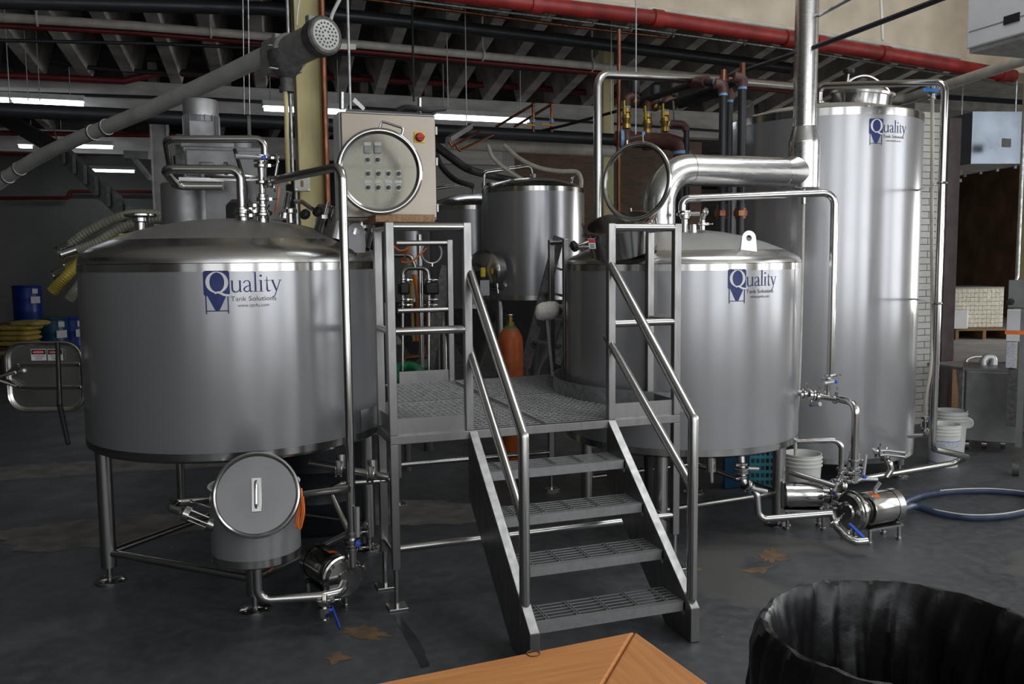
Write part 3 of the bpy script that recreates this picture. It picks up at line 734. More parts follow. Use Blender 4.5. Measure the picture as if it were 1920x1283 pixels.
# ---- round hatch with its glass lid swung open
def round_hatch(t, nc, nn, nr, nh, lc, ln, lr, handle_dir, knob_at=None):
    nn, ln = V(nn).normalized(), V(ln).normalized()
    m = ob('hatch_neck', G().lathe([(nr, -.07), (nr, nh-.012), (nr+.012, nh-.008), (nr+.012, nh), (nr-.012, nh), (nr-.012, -.05), (0, -.05)], nc, nn, 56), 'polish', t)
    for k in range(4):
        a = 2*PI*(k+.5)/4; x, y, d = frame(nn); e = x*math.cos(a)+y*math.sin(a); q = V(nc)+e*(nr+.03)+nn*(nh-.02)
        ob('hatch_bolt', G().cyl(q-nn*.05, q+nn*.03, .008, 10).cbox(q-nn*.05, .03, .03, .02), 'polish', m)
    l = ob('hatch_lid', G().torus(lc, ln, lr-.013, .0135, 72, 12).lathe([(lr-.022, -.012), (lr-.030, -.006), (lr-.030, .006), (lr-.022, .012)], lc, ln, 72), 'polish', t)
    ob('hatch_glass', G().lathe([(0, -.004), (lr-.024, -.004), (lr-.024, .004), (0, .004)], lc, ln, 72), 'glass', l)
    x, y, d = frame(ln); up = V(handle_dir); up = (up-ln*up.dot(ln)).normalized(); sd = up.cross(ln)
    c = V(lc)+up*(lr-.01)
    ob('hatch_handle', G().tube([c-sd*.055-up*.01, c-sd*.055+up*.035, c+sd*.055+up*.035, c+sd*.055-up*.01], .0065, b=.012, n=10), 'polish', l)
    dn = V(lc)-up*(lr-.005)
    ob('hatch_hinge', G().bar(dn+up*.01, V(nc)+nn*nh+ (dn-V(nc)-nn*nh)*.35, .03, .012, ln), 'steel', l)
    return m
_lc = A(712, 322, D=4.30); _to = (CAM-_lc).normalized()
round_hatch(MASH, A(645, 432, D=4.95), (.26, .02, .96), .165, .10, _lc, (_to.x+.05, _to.y, _to.z+.05), .211, (.30, 0, 1))
for px, py in ((572, 402), (596, 397)):
    q = A(px, py, D=4.75); ob('hatch_knob', G().lathe([(0, -.02), (.02, -.02), (.030, -.008), (.030, .010), (.018, .02), (0, .02)], q, (-.6, -.6, .5), 9), 'black', MASH, smooth=20)
# dome nozzles
for px, py, r, h in ((456, 414, .034, .055), (493, 416, .034, .05), (545, 411, .024, .05), (264, 425, .030, .045)):
    b = A(px, py, D=4.78 if px > 300 else 5.0); g = G(); ferrule(g, b-V((0, 0, .02)), (0, 0, 1), r, h+.02, 1.5)
    ob('nozzle', g, 'polish', MASH)
b = A(264, 404, D=5.0); ob('nozzle_cap', G().lathe([(0, -.012), (.075, -.012), (.09, -.004), (.09, .006), (.06, .012), (0, .014)], b, n=32), 'polish', MASH)
# spray pipes that loop over the dome
p0, p1 = vert(454, 318, 404, 4.76); clampP = (V((p1.x, p1.y, p1.z)), (0, 0, 1))
q = A(307, 317, D=4.70); q2 = A(331, 349, D=4.98); q3 = A(418, 349, D=5.02)
pipe('spray_pipe', 'lower bent spray pipe looping left above the mash tun dome', 'pipe', [p1, p0, q, q2, q3], .0245, 'polish', b=.055,
     clamps=[clampP, (p1+V((0, 0, .035)), (0, 0, 1)), (A(424, 316, D=4.75), q-p0)])
p0, p1 = vert(497, 261, 295, 4.74); q = A(311, 261, D=4.70); q2 = A(320, 312, D=4.95)
pipe('spray_pipe', 'upper bent spray pipe looping left above the mash tun dome', 'pipe', [p1, p0, q, q2, A(327, 318, D=5.2)], .0205, 'polish', b=.05, clamps=[(p1, (0, 0, 1))])
# valve stack on the dome
VS = thing('valve_stack', 'upright stack of clamped valves and tees on the mash tun dome', 'valve', A(493, 412, D=4.76))
a, b = vert(493, 300, 410, 4.76); h = b.z-a.z
ob('tube', G().cyl(b, a, .019, 16), 'polish', VS)
for f in (.12, .22, .33, .62, .9):
    c = G(); clampset(c, b.lerp(a, f), (0, 0, 1), .026, (1 if f > .3 else -1, -.5, 0)); ob('clamp', c, 'polish', VS)
lever_valve(VS, b.lerp(a, 1.02), (0, 0, 1), (-1, -.2, 0), .026, .15)
c = b.lerp(a, .5)
ob('check_valve', G().lathe([(.019, -.05), (.03, -.045), (.03, -.02), (.024, 0), (.03, .02), (.03, .045), (.019, .05)], b.lerp(a, .27), n=24), 'polish', VS)
ob('side_tube', G().tube([b.lerp(a, .62), A(515, 340, D=4.72), A(521, 305, D=4.72), A(519, 290, D=4.74), A(505, 292, D=4.75)], .0085, b=.02, n=10), 'polish', VS)
# thermometer pocket and small valve right of it
TH = thing('sample_valve', 'slanted polished sample tube with a lever valve on the mash tun dome', 'valve', A(537, 408, D=4.78))
ob('tube', G().cyl(A(534, 405, D=4.78), A(542, 360, D=4.74), .018, 18).cyl(A(533, 410, D=4.78), A(534.5, 400, D=4.78), .03, 18), 'polish', TH)
ob('bracket', G().bar(A(517, 402, D=4.8), A(524, 345, D=4.78), .012, .035, V((0, 1, 0))), 'copper', TH)
ob('elbow', G().tube([A(552, 378, D=4.85), A(566, 378, D=4.85), A(585, 392, D=4.8)], .013, b=.03, n=12), 'polish', TH)
# long discharge pipe that falls in front of the shell to the pump
top, bot = vert(660, 312, 1062, 4.38, 1000)
pipe('discharge_pipe', 'long steel pipe dropping down in front of the mash tun to its pump', 'pipe',
     [A(498, 345, D=4.74), A(514, 338, D=4.70), top, bot], .0225, 'polish', b=.06, clamps=[(A(507, 341, D=4.72), (1, -.3, .2)), (bot+V((0, 0, .09)), (0, 0, 1)), (bot+V((0, 0, .17)), (0, 0, 1))])
LV = thing('pipe_valve', 'grey upright lever with blue cap on the mash tun discharge pipe', 'valve', bot)
lever_valve(LV, bot+V((0, 0, .125)), (0, 0, 1), (0, 0, 1), .027, .15)
hp = bot+V((.022, -.035, .16)); ob('grip', G().tube([hp, hp+V((0, 0, .02)), hp+V((.002, 0, .15))], .0125, b=.01, n=12), 'aluminium', LV)
ob('cap', G().lathe([(0, .008), (.013, .006), (.013, -.006), (0, -.008)], bot+V((.02, -.052, .13)), (.1, -1, 0), 14), 'blue', LV)
# ---- rake drive above the dome
def drive():
    D = 5.12; k = PXM(D); t = thing('rake_drive', 'grey gear motor on a steel stool above the mash tun', 'motor', A(450, 412, D=D))
    o = A(388, 412, D=D); x, y = RT, V((0, 0, 1)); dp = V((0, .30, 0))
    W_, H_ = 150*k, 72*k; ax0, ax1, ah = 36*k, 92*k, 38*k
    poly = [(0, 0), (ax0, 0), (ax0, ah*.7), (ax0+ah*.3, ah), (ax1-ah*.3, ah), (ax1, ah*.7), (ax1, 0), (W_, 0), (W_, H_), (0, H_)]
    g = G()
    for p in ([(0, 0), (ax0, 0), (ax0, ah*.7), (ax0+ah*.3, ah), (ax0+ah*.3, H_), (0, H_)], [(ax0+ah*.3, ah), (ax1-ah*.3, ah), (ax1-ah*.3, H_), (ax0+ah*.3, H_)], [(ax1, 0), (W_, 0), (W_, H_), (ax1-ah*.3, H_), (ax1-ah*.3, ah), (ax1, ah*.7)]):
        g.prism(p, o, x, y, (0, .012, 0)); g.prism(p, o+V((0, .29, 0)), x, y, (0, .012, 0))
    g.box(o.x, o.x+W_, o.y, o.y+.3, o.z+H_-.012, o.z+H_); g.box(o.x, o.x+.01, o.y, o.y+.3, o.z-.06, o.z+H_)
    ob('stool', g, 'aluminium', t, smooth=0)
    b = A(420, 342, D=D); ob('mount_plate', G().cbox(b+V((.0, .15, .012)), .50, .34, .026).lathe([(0, .02), (.2, .02), (.21, .03), (.21, .045), (.19, .05)], b+V((.03, .15, 0)), n=40), 'steel', t, bevel=.003)
    gb = A(422, 306, D=D); ob('gearbox', G().cbox(gb+V((0, .14, 0)), 150*k, .26, 62*k).cbox(gb+V((-.1, .0, -.045)), .09, .03, .10).cbox(gb+V((0, .14, .0)), 140*k, .29, 50*k), 'motor_grey', t, bevel=.012)
    ob('side_hub', G().cyl(gb+V((-.27, .1, 0)), gb+V((-.22, .1, 0)), .11, 28).cyl(gb+V((-.23, .1, 0)), gb+V((-.2, .1, 0)), .08, 28), 'darkcast', t)
    ob('top_cover', G().cbox(A(393, 272, D=D)+V((0, .13, 0)), 105*k, .25, 12*k), 'motor_grey', t, bevel=.008)
    ob('top_hub', G().cyl(A(452, 285, D=D)+V((0, .12, 0)), A(452, 258, D=D)+V((0, .12, 0)), .066, 28), 'motor_grey', t)
    m0, m1 = A(379, 266, D=D)+V((0, .12, 0)), A(379, 213, D=D)+V((0, .12, 0)); m1.x, m1.y = m0.x, m0.y; r = 31.5*k; Hm = m1.z-m0.z
    mo = ob('motor_body', G().lathe([(r*.95, 0), (r*.95, Hm+.01)], m0, n=40).lathe([(r*.95, 0), (r*1.25, -.004), (r*1.25, -.022), (0, -.022)], m0, n=40), 'motor_grey', t)
    for j in range(28):
        a = 2*PI*j/28; e = V((math.cos(a), math.sin(a), 0))
        if j % 4 == 3: continue
        ob('cooling_fin', G().bar(m0+e*r*.98+V((0, 0, .03)), m0+e*r*.98+V((0, 0, Hm)), .004, .02, e), 'motor_grey', mo, smooth=0)
    ob('fan_cowl', G().lathe([(r*1.03, Hm-.005), (r*1.03, Hm+.075), (r*.98, Hm+.092), (r*.7, Hm+.098), (0, Hm+.10)], m0, n=40), 'aluminium', t)
    ob('terminal_box', G().cbox(A(377, 244, D=D-.13), 42*k, .07, 32*k), 'motor_grey', t, bevel=.006)
    ob('drum', G().lathe([(.165, 0), (.165, .36), (.15, .37)], A(356, 425, D=5.55)-V((0, 0, .1)), n=40), 'aluminium', t)
    ob('cable', G().tube([A(440, 280, D=D-.05), A(452, 320, D=D-.08), A(462, 360, D=D-.06), A(452, 408, D=D-.1)], .011, smooth=True, n=8), 'rubber', t)
    return t
drive()
# ---- rectangular side hatch door swung open on the left
def side_door():
    D = 4.75; t = thing('side_hatch_door', 'polished steel grain hatch door standing open left of the mash tun', 'hatch', A(85, 772, D=D))
    c = A(84, 707, D=D); x, y, n = RT.copy(), V((0, 0, 1)), V((-FW.x, -FW.y, 0)).normalized(); x.z = 0; x.normalize()
    w, h = 142*PXM(D), 128*PXM(D)
    def rr(w, h, r, off=0):
        P = []
        for cx, cy, a0 in ((w/2-r, h/2-r, 0), (-w/2+r, h/2-r, 90), (-w/2+r, -h/2+r, 180), (w/2-r, -h/2+r, 270)):
            P += [c+x*(cx+r*math.cos(R_(a0+15*j)))+y*(cy+r*math.sin(R_(a0+15*j)))+n*off for j in range(7)]
        return P
    ob('door_rim', G().tube(rr(w, h, .09), .010, b=0, n=10, closed=True), 'polish', t)
    A_, B_, C_ = rr(w-.005, h-.005, .09, 0), rr(w-.08, h-.08, .06, -.03), rr(w-.12, h-.12, .04, -.035); m = len(A_); g = G()
    for P, Q in ((A_, B_), (B_, C_)):
        g.add(P+Q, [(k, (k+1) % m, m+(k+1) % m, m+k) for k in range(m)])
    g.add(C_, [tuple(range(m))]); g.add([p-n*.012 for p in A_], [tuple(range(m-1, -1, -1))])
    ob('door_panel', g, 'head', t)
    for dz in (.065, -.06): ob('door_rib', G().bar(c-x*w*.33+y*dz-n*.005, c+x*w*.48+y*dz-n*.005, .022, .02, n), 'polish', t, bevel=.003)
    ob('door_rib', G().bar(c-x*w*.33+y*.065, c-x*w*.52+y*.01, .018, .018, n), 'polish', t); ob('door_rib', G().bar(c-x*w*.33-y*.06, c-x*w*.52-y*.01, .018, .018, n), 'polish', t)
    ob('hinge_arm', G().tube([c-x*w*.34+y*.03+n*.03, c-x*w*.62+y*.0+n*.05, c-x*w*.34-y*.045+n*.03], .008, b=.01, n=8), 'polish', t)
    ob('door_boss', G().torus(c-y*.0+x*.01-n*.02+V((0, 0, -.01)), n, .045, .008, 32, 8), 'polish', t)
    for px, rows in ((75, ('DANGER', 'CONFINED', 'SPACE')), (106, ('DANGER', 'MOVING', 'PARTS'))):
        s = A(px, 665, D=D)+n*.012; sw, sh = .082, .062
        st = ob('danger_sticker', G().prism([(-sw/2, -sh/2), (sw/2, -sh/2), (sw/2, sh/2), (-sw/2, sh/2)], s, x, y, n*.0015), 'paper', t, smooth=0, label='white sticker with a red danger heading')
        ob('sticker_heading', G().prism([(-sw*.47, .002), (sw*.47, .002), (sw*.47, sh*.45), (-sw*.47, sh*.45)], s+n*.0015, x, y, n*.0006), 'black', st, smooth=0)
        ob('sticker_heading', G().prism([(sw*.42*math.cos(2*PI*j/20), .0145+.0095*math.sin(2*PI*j/20)) for j in range(20)], s+n*.0021, x, y, n*.0006), 'sign_red', st, smooth=0)
        for body, yy, sz, mm in ((rows[0], .010, .014, 'paper'), (rows[1], -.012, .013, 'black'), (rows[2], -.025, .013, 'black')):
            vs, fs = textmesh(body, sz); cx = max(v.x for v in vs)/2
            ob('sticker_print', G().add([s+n*.0030+x*(v.x-cx)+y*(v.y+yy) for v in vs], fs), mm, st, smooth=0)
    a, b = A(108, 642, D=D-.12), A(128, 833, D=D-.18)
    ob('paddle_handle', G().tube([a, A(112, 760, D=D-.12), b], lambda u: .012+.006*math.sin(u*PI), b=.02, n=10), 'black', t)
    return t
side_door()
# ---- small round grant vessel under the mash tun, with its lid leaning on it
def grant():
    t = thing('grant_vessel', 'small round steel grant vessel below the mash tun', 'vessel', A(482, 1046, D=4.12))
    b = A(482, 1040, D=4.12); tz = A(482, 905, D=4.12).z; r = .203
    ob('body', G().lathe([(r, .03), (r, tz-b.z), (r+.006, tz-b.z+.006), (r-.006, tz-b.z+.006), (r-.008, .05)], b, n=64), 'shell', t)
    ob('bottom_band', G().lathe([(0, -.02), (r-.03, -.016), (r+.001, .0), (r+.001, .035)], b, n=64), 'polish', t)
    ob('outlet', G().cyl(b-V((0, 0, .02)), b-V((0, 0, .07)), .03, 20), 'steel', t)
    a, c = A(402, 985, D=4.0), A(340, 960, D=3.98)
    ob('sight_glass_frame', G().cyl(a, a.lerp(c, .18), .034, 20).cyl(a.lerp(c, .75), a.lerp(c, .92), .034, 20).cyl(a.lerp(c, .15)+V((0, -.025, 0)), a.lerp(c, .8)+V((0, -.025, 0)), .005, 8).cyl(a.lerp(c, .15)+V((0, .0, .026)), a.lerp(c, .8)+V((0, 0, .026)), .005, 8).cyl(a.lerp(c, .15)+V((0, 0, -.026)), a.lerp(c, .8)+V((0, 0, -.026)), .005, 8), 'polish', t)
    ob('sight_glass', G().cyl(a.lerp(c, .12), a.lerp(c, .85), .022, 18), 'glass', t)
    ob('side_pipe', G().tube([c, A(318, 953, D=4.0), A(330, 943, D=4.1), A(402, 938, D=4.2)], .017, b=.03, n=14), 'polish', t)
    ob('sensor_rod', G().cyl(A(357, 939, D=3.95), A(402, 955, D=4.02), .006, 10), 'polish', t)
    l = thing('round_cover', 'round steel lid with a strap handle leaning on the grant vessel', 'lid', A(482, 1006, D=3.80))
    lc = A(481, 928, D=3.84); n = (CAM-lc).normalized()+V((-.08, 0, .10)); n.normalize(); lr = 80.5*PXM(3.84)
    ob('disc', G().lathe([(0, .004), (lr-.02, .004), (lr-.016, .0), (lr-.016, -.01), (0, -.01)], lc, n, 72), 'steel_shaded', l)
    ob('rim', G().lathe([(lr-.017, -.012), (lr-.017, .010), (lr-.010, .016), (lr-.003, .013), (lr, .004), (lr, -.028), (lr-.005, -.028)], lc, n, 72), 'steel', l)
    u = (V((0, 0, 1))-n*n.z).normalized(); s = u.cross(n)
    ob('handle_plate', G().prism([(-.022, -.075), (.022, -.075), (.022, .075), (-.022, .075)], lc+n*.004, s, u, n*.004), 'steel', l, bevel=.002)
    ob('handle', G().tube([lc+u*.055+n*.005, lc+u*.055+n*.035, lc-u*.055+n*.035, lc-u*.055+n*.005], .007, b=.015, n=10), 'polish', l)
grant()
cb = [A(562, 915, D=4.05), A(563, 940, D=4.02), A(556, 975, D=4.0), A(560, 990, D=4.0), A(567, 960, D=4.0), A(565, 930, D=4.02)]
OC = thing('orange_cable', 'looped orange cable hanging beside the grant lid', 'cable', A(561, 990, D=4.02))
ob('loop', G().tube(cb, .0055, smooth=True, n=8), 'orange', OC); ob('loop', G().tube([p+V((.006, -.004, -.004)) for p in cb], .0055, smooth=True, n=8), 'orange', OC)
ob('tail', G().tube([A(553, 985, D=4.05), A(530, 1040, D=4.12), A(505, 1072, D=4.16)], .003, smooth=True, n=6), 'orange', OC)
# grant outlet line to the pump with a blue drain valve
_o = A(482, 1062, D=4.12); _e = A(489, 1122, D=4.05)
GP = thing('suction_pipe', 'bent steel pipe from the grant vessel to the floor pump', 'pipe', _e)
_pb = A(648, 1092, D=3.98)
ob('tube', G().tube([_o, V((_o.x, _o.y, A(489, 1128, D=4.12).z)), A(604, 1118, D=4.22), A(640, 1110, D=4.28), A(646, 1094, D=4.34)], .0225, b=.06, n=18), 'steel', GP)
c = G(); dv = A(607, 1128, D=4.21); clampset(c, dv, (0, 0, 1), .024); ob('clamp', c, 'polish', GP)
ob('drain_stub', G().cyl(A(607, 1116, D=4.22), A(607, 1135, D=4.21), .021, 16), 'polish', GP)
DV = thing('drain_valve', 'blue-handled drain valve under the grant suction pipe', 'valve', A(610, 1170, D=4.2))
ball_valve(DV, A(608, 1147, D=4.2), (0, 0, 1), (.12, -.75, -.4), .019, .12, 'blue')
# ---- pumps
def pump(name, label, c, ax, r, L, zfloor=0., stickers=True, vol=1.12, foot=True):
    """centrifugal pump: c = centre of the volute face, ax = direction of the motor behind it"""
    c, ax = V(c), V(ax).normalized(); t = thing(name, label, 'pump', (c.x, c.y, 0))
    ob('volute', G().lathe([(0, -.012), (r*.45, -.012), (r*.5, -.002), (r*vol*.9, .0), (r*vol, .012), (r*vol, .055), (r*.8, .065), (r*.75, .075)], c, ax, 40), 'polish', t)
    ob('clamp_band', G().lathe([(r*vol, .022), (r*vol+.010, .026), (r*vol+.010, .042), (r*vol, .046)], c, ax, 40), 'polish', t)
    ob('adapter', G().lathe([(r*.62, .065), (r*.62, .12), (r*.86, .13)], c, ax, 32), 'steel', t)
    ob('motor_shell', G().lathe([(r*.7, .125), (r*.98, .13), (r, .14), (r, L), (r*.97, L+.008)], c, ax, 48), 'polish', t)
    ob('end_band', G().lathe([(r*1.02, L-.045), (r*1.02, L+.004), (r*.95, L+.012), (0, L+.014)], c, ax, 48), 'steel', t)
    s = ax.cross(V((0, 0, 1))).normalized()
    if stickers:
        g = G(); n = 10
        for k in range(n+1):
            a = R_(55+40*k/n); e = s*math.cos(a)+V((0, 0, 1))*math.sin(a)
            g.v += [c+ax*.16+e*(r+.001), c+ax*.20+e*(r+.001)]
        g.f += [(2*k, 2*k+1, 2*k+3, 2*k+2) for k in range(n)]
        ob('warning_sticker', g, 'orange', t)
    if foot:
        zb = c.z-r*1.0
        if zb-zfloor > .02:
            ob('base_plate', G().bar(c+ax*.10+V((0, 0, -r-.006)), c+ax*(L+.01)+V((0, 0, -r-.006)), r*1.5, .012, V((0, 0, 1))), 'steel', t, smooth=0)
            for u in (.12, L-.01):
                for w in (-.6, .6):
                    q = c+ax*u+s*r*w; l = ob('foot', G().cyl((q.x, q.y, zfloor+.002), (q.x, q.y, zb), .012, 12).cyl((q.x, q.y, zfloor+.002), (q.x, q.y, zfloor+.018), .018, 12), 'polish', t)
    return t
P1 = pump('wort_pump', 'small stainless pump on the floor under the mash tun', A(648, 1086, D=4.38), (-.28, .92, .0), .090, .36)
# valve cluster on pipes behind the pump
VC = thing('valve_manifold', 'cluster of clamped valves and pipes below the right edge of the mash tun', 'valve', A(650, 910, D=4.6))
ob('tube', G().cyl(A(580, 868, D=4.75), A(730, 895, D=4.7), .021, 16), 'steel', VC)
ob('tube', G().tube([A(735, 900, D=4.75), A(640, 907, D=4.7), A(617, 918, D=4.7), A(660, 1010, D=4.55)], .0165, b=.05, n=14), 'polish', VC)
ob('tube', G().cyl(A(565, 928, D=4.35), A(655, 917, D=4.3), .0195, 16), 'polish', VC)
for px, py in ((636, 878), (695, 888)):
    lever_valve(VC, A(px, py, D=4.6), (1, -.2, -.1), (0, 0, 1), .032, .05, None)
    ob('stub', G().cyl(A(px+4, py-4, D=4.6), A(px+3, py-26, D=4.6), .026, 18), 'steel', VC)
for px, py in ((684, 985), (682, 1012), (683, 1062)):
    ob('wing_nut', G().cyl(A(px-10, py, D=4.42), A(px+2, py, D=4.4), .006, 8).cyl(A(px, py-6, D=4.4), A(px+2, py+6, D=4.4), .005, 8), 'polish', VC)
# hoses hung up behind the mash tun on the left
def hose(label, pts, r, m, end=None, ribs=False):
    t = thing('transfer_hose', label, 'hose', pts[0], 'hoses hung behind the mash tun')
    P = catmull(pts, 40); n = len(P)-1
    ob('hose', G().tube(P, lambda u: r*(1.0 if int(round(u*n)) % 4 < 2 else .93), b=0, n=14), m, t, smooth=0 if False else 20)
    if end:
        a, d = V(pts[0]), (V(pts[0])-V(pts[1])).normalized()
        ob('hose_end', G().cyl(a-d*.06, a+d*.03, r*1.12, 18).lathe([(r*1.1, .03), (r*1.45, .032), (r*1.45, .045), (r*.9, .05), (0, .05)], a, d, 20), 'polish', t)
    return t
D = 6.3
hose('fat clear ribbed hose with a steel end arching up behind the mash tun', [A(120, 468, D=D), A(170, 432, D=D), A(235, 404, D=D), A(290, 402, D=D+.1), A(345, 415, D=D+.2), A(400, 450, D=D+.3)], .034, 'hose_clear', True)
hose('second clear hose with a steel end just below the arching one', [A(128, 474, D=D-.1), A(175, 458, D=D-.05), A(235, 425, D=D), A(300, 412, D=D), A(350, 440, D=D)], .034, 'hose_clear', True)
hose('yellow hose with a steel end poking out left of the mash tun', [A(112, 512, D=D), A(140, 496, D=D), A(200, 458, D=D), A(260, 440, D=D)], .034, 'hose_yellow', True)
hose('thick yellow hose hanging with an open cut end left of the mash tun', [A(98, 547, D=D-.1), A(125, 518, D=D-.1), A(165, 480, D=D), A(230, 450, D=D)], .040, 'hose_yellow')
hose('pale clear hose end hanging lowest beside the mash tun shell', [A(130, 562, D=D-.1), A(148, 536, D=D-.1), A(185, 490, D=D), A(240, 460, D=D)], .034, 'hose_clear')

q = A(318, 440, D=6.45); HR = thing('hose_stand', 'steel post behind the mash tun that the hoses hang from', 'stand', (q.x, q.y, 0))
ob('post', G().cyl((q.x, q.y, .01), q, .03, 12), 'steel', HR); ob('arm', G().cyl(q+V((-.35, -.02, .0)), q+V((.35, .02, .0)), .025, 12), 'steel', HR); ob('base', G().cyl((q.x, q.y, .001), (q.x, q.y, .012), .08, 24), 'darkcast', HR)
# ================================================================ control cabinet on the left guard frame
def cabinet():
    Y = .20; t = thing('control_cabinet', 'stainless control cabinet with push buttons standing behind the round glass lid', 'cabinet', A(725, 412, Y=Y))
    x0, x1 = A(638, 300, Y=Y).x, A(818, 300, Y=Y).x; z0, z1 = A(728, 411, Y=Y).z, A(728, 212, Y=Y).z
    ob('body', G().box(x0, x1, Y+.012, Y+.22, z0, z1), 'box_white', t, bevel=.004, smooth=0)
    d = ob('door', G().box(x0+.006, x1-.004, Y-.008, Y+.012, z0+.004, z1-.006), 'panel_steel', t, bevel=.006, smooth=0)
    for z in (z0+.06, z0+.30, z1-.08): ob('hinge', G().cyl((x1+.003, Y, z-.02), (x1+.003, Y, z+.02), .007, 10), 'polish', t)
    dc = A(786, 258, Y=Y-.008)
    ds = ob('disconnect_plate', G().cbox(dc, .058, .010, .055), 'yellow', d, bevel=.003, smooth=0)
    ob('disconnect_knob', G().lathe([(0, .03), (.018, .03), (.022, .02), (.024, .0)], dc, (0, -1, 0), 24).cbox(dc+V((0, -.032, 0)), .042, .014, .012), 'sign_red', d)
    for px, py in ((689, 270), (708, 270)):
        c = A(px, py, Y=Y-.012)
        ob('name_tag', G().cbox(c, .036, .004, .018), 'paper', d, smooth=0); ob('meter', G().cbox(A(px, py+11, Y=Y-.014), .036, .012, .036), 'cast', d, bevel=.002, smooth=0)
    rows = [(300, (689, 708)), (326, (690, 709, 728, 747)), (352, (690, 709, 728, 747))]
    for py, cols in rows:
        for px in cols:
            c = A(px, py, Y=Y-.010); b = ob('button_plate', G().cbox(c, .026, .006, .036), 'paper', d, smooth=0)
            ob('button', G().lathe([(0, .022), (.008, .022), (.010, .018), (.011, 0)], c, (0, -1, 0), 16).cbox(c+V((0, -.022, 0)), .006, .012, .018), 'black', d)
            if py == 352: ob('name_tag', G().cbox(A(px, py-11, Y=Y-.009), .036, .004, .016), 'paper', d, smooth=0)
    # board, top studs, tag
    ob('conduit_stub', G().cyl(A(641, 205, Y=Y+.12), A(641, 173, Y=Y+.12), .014, 14), 'steel', t)
    ob('conduit_stub', G().cyl(A(787, 214, Y=Y+.12), A(787, 184, Y=Y+.12), .012, 14), 'steel', t)
    a, b = vert(657, -10, 206, 4.75); ob('conduit', G().cyl(b, a, .0075, 10), 'galv', t)
    ob('tag', G().prism([(0, 0), (.055, -.045), (.065, -.03), (.012, .02)], A(661, 190, Y=Y+.1), (1, 0, 0), (0, 0, 1), (0, .002, 0)), 'paper', t, smooth=0)
    ob('cable_bundle', G().tube([A(745, 206, Y=Y+.08), A(765, 200, Y=Y+.05), A(800, 206, Y=Y+.05), A(835, 204, Y=Y+.1)], .012, smooth=True, n=8), 'rubber', t)
    bl = ob('wood_block', G().box(A(703, 408, Y=.04).x, A(814, 408, Y=.04).x, .025, .40, 1.973, A(760, 402, Y=.03).z), 'wood_block', None, 'brown wooden board under the control cabinet on the guard rail', 'board', bevel=.003, smooth=0)
cabinet()
# ================================================================ cream column with its conduit, box and copper pipe
def column():
    D = 7.3; x = A(585, 300, D=D).x; y = A(585, 300, D=D).y; w = 52*PXM(D)
    c = struct('column', G().box(x-w/2, x+w/2, y-.02, y+.0, 0, 4.7).box(x-w/2, x-w/2+.025, y-.06, y+.20, 0, 4.7).box(x+w/2-.025, x+w/2, y-.06, y+.20, 0, 4.7), 'column_cream', 'cream painted steel column behind the mash tun', bevel=.006, smooth=0)
    a, b = vert(549, -10, 330, D-.15)
    ob('conduit', G().tube([a, b, b+V((.02, 0, -.06)), b+V((.02, 0, -.9))], .014, b=.03, n=12), 'galv', None, 'grey conduit running down the left edge of the cream column', 'conduit')
    q = A(566, 345, D=D-.2); jb = thing('junction_box', 'pale grey square junction box on the cream column', 'junction box', q-V((0, 0, .06)))
    ob('case', G().cbox(q, 28*PXM(D), .06, 27*PXM(D)), 'offwhite', jb, bevel=.006, smooth=0); ob('switch', G().cbox(q+V((0, -.034, 0)), .02, .012, .05), 'wood_block', jb, bevel=.003, smooth=0)
    for sx in (-1, 1):
        for sz in (-1, 1): ob('screw', G().cyl(q+V((sx*.05, -.028, sz*.048)), q+V((sx*.05, -.034, sz*.048)), .006, 10), 'polish', jb)
    a, b = vert(615, -10, 420, D-.05); ob('copper_pipe', G().cyl(b-V((0, 0, 1.)), a, .026, 14), 'copper', None, 'dark copper pipe down the right side of the cream column', 'pipe')
column()
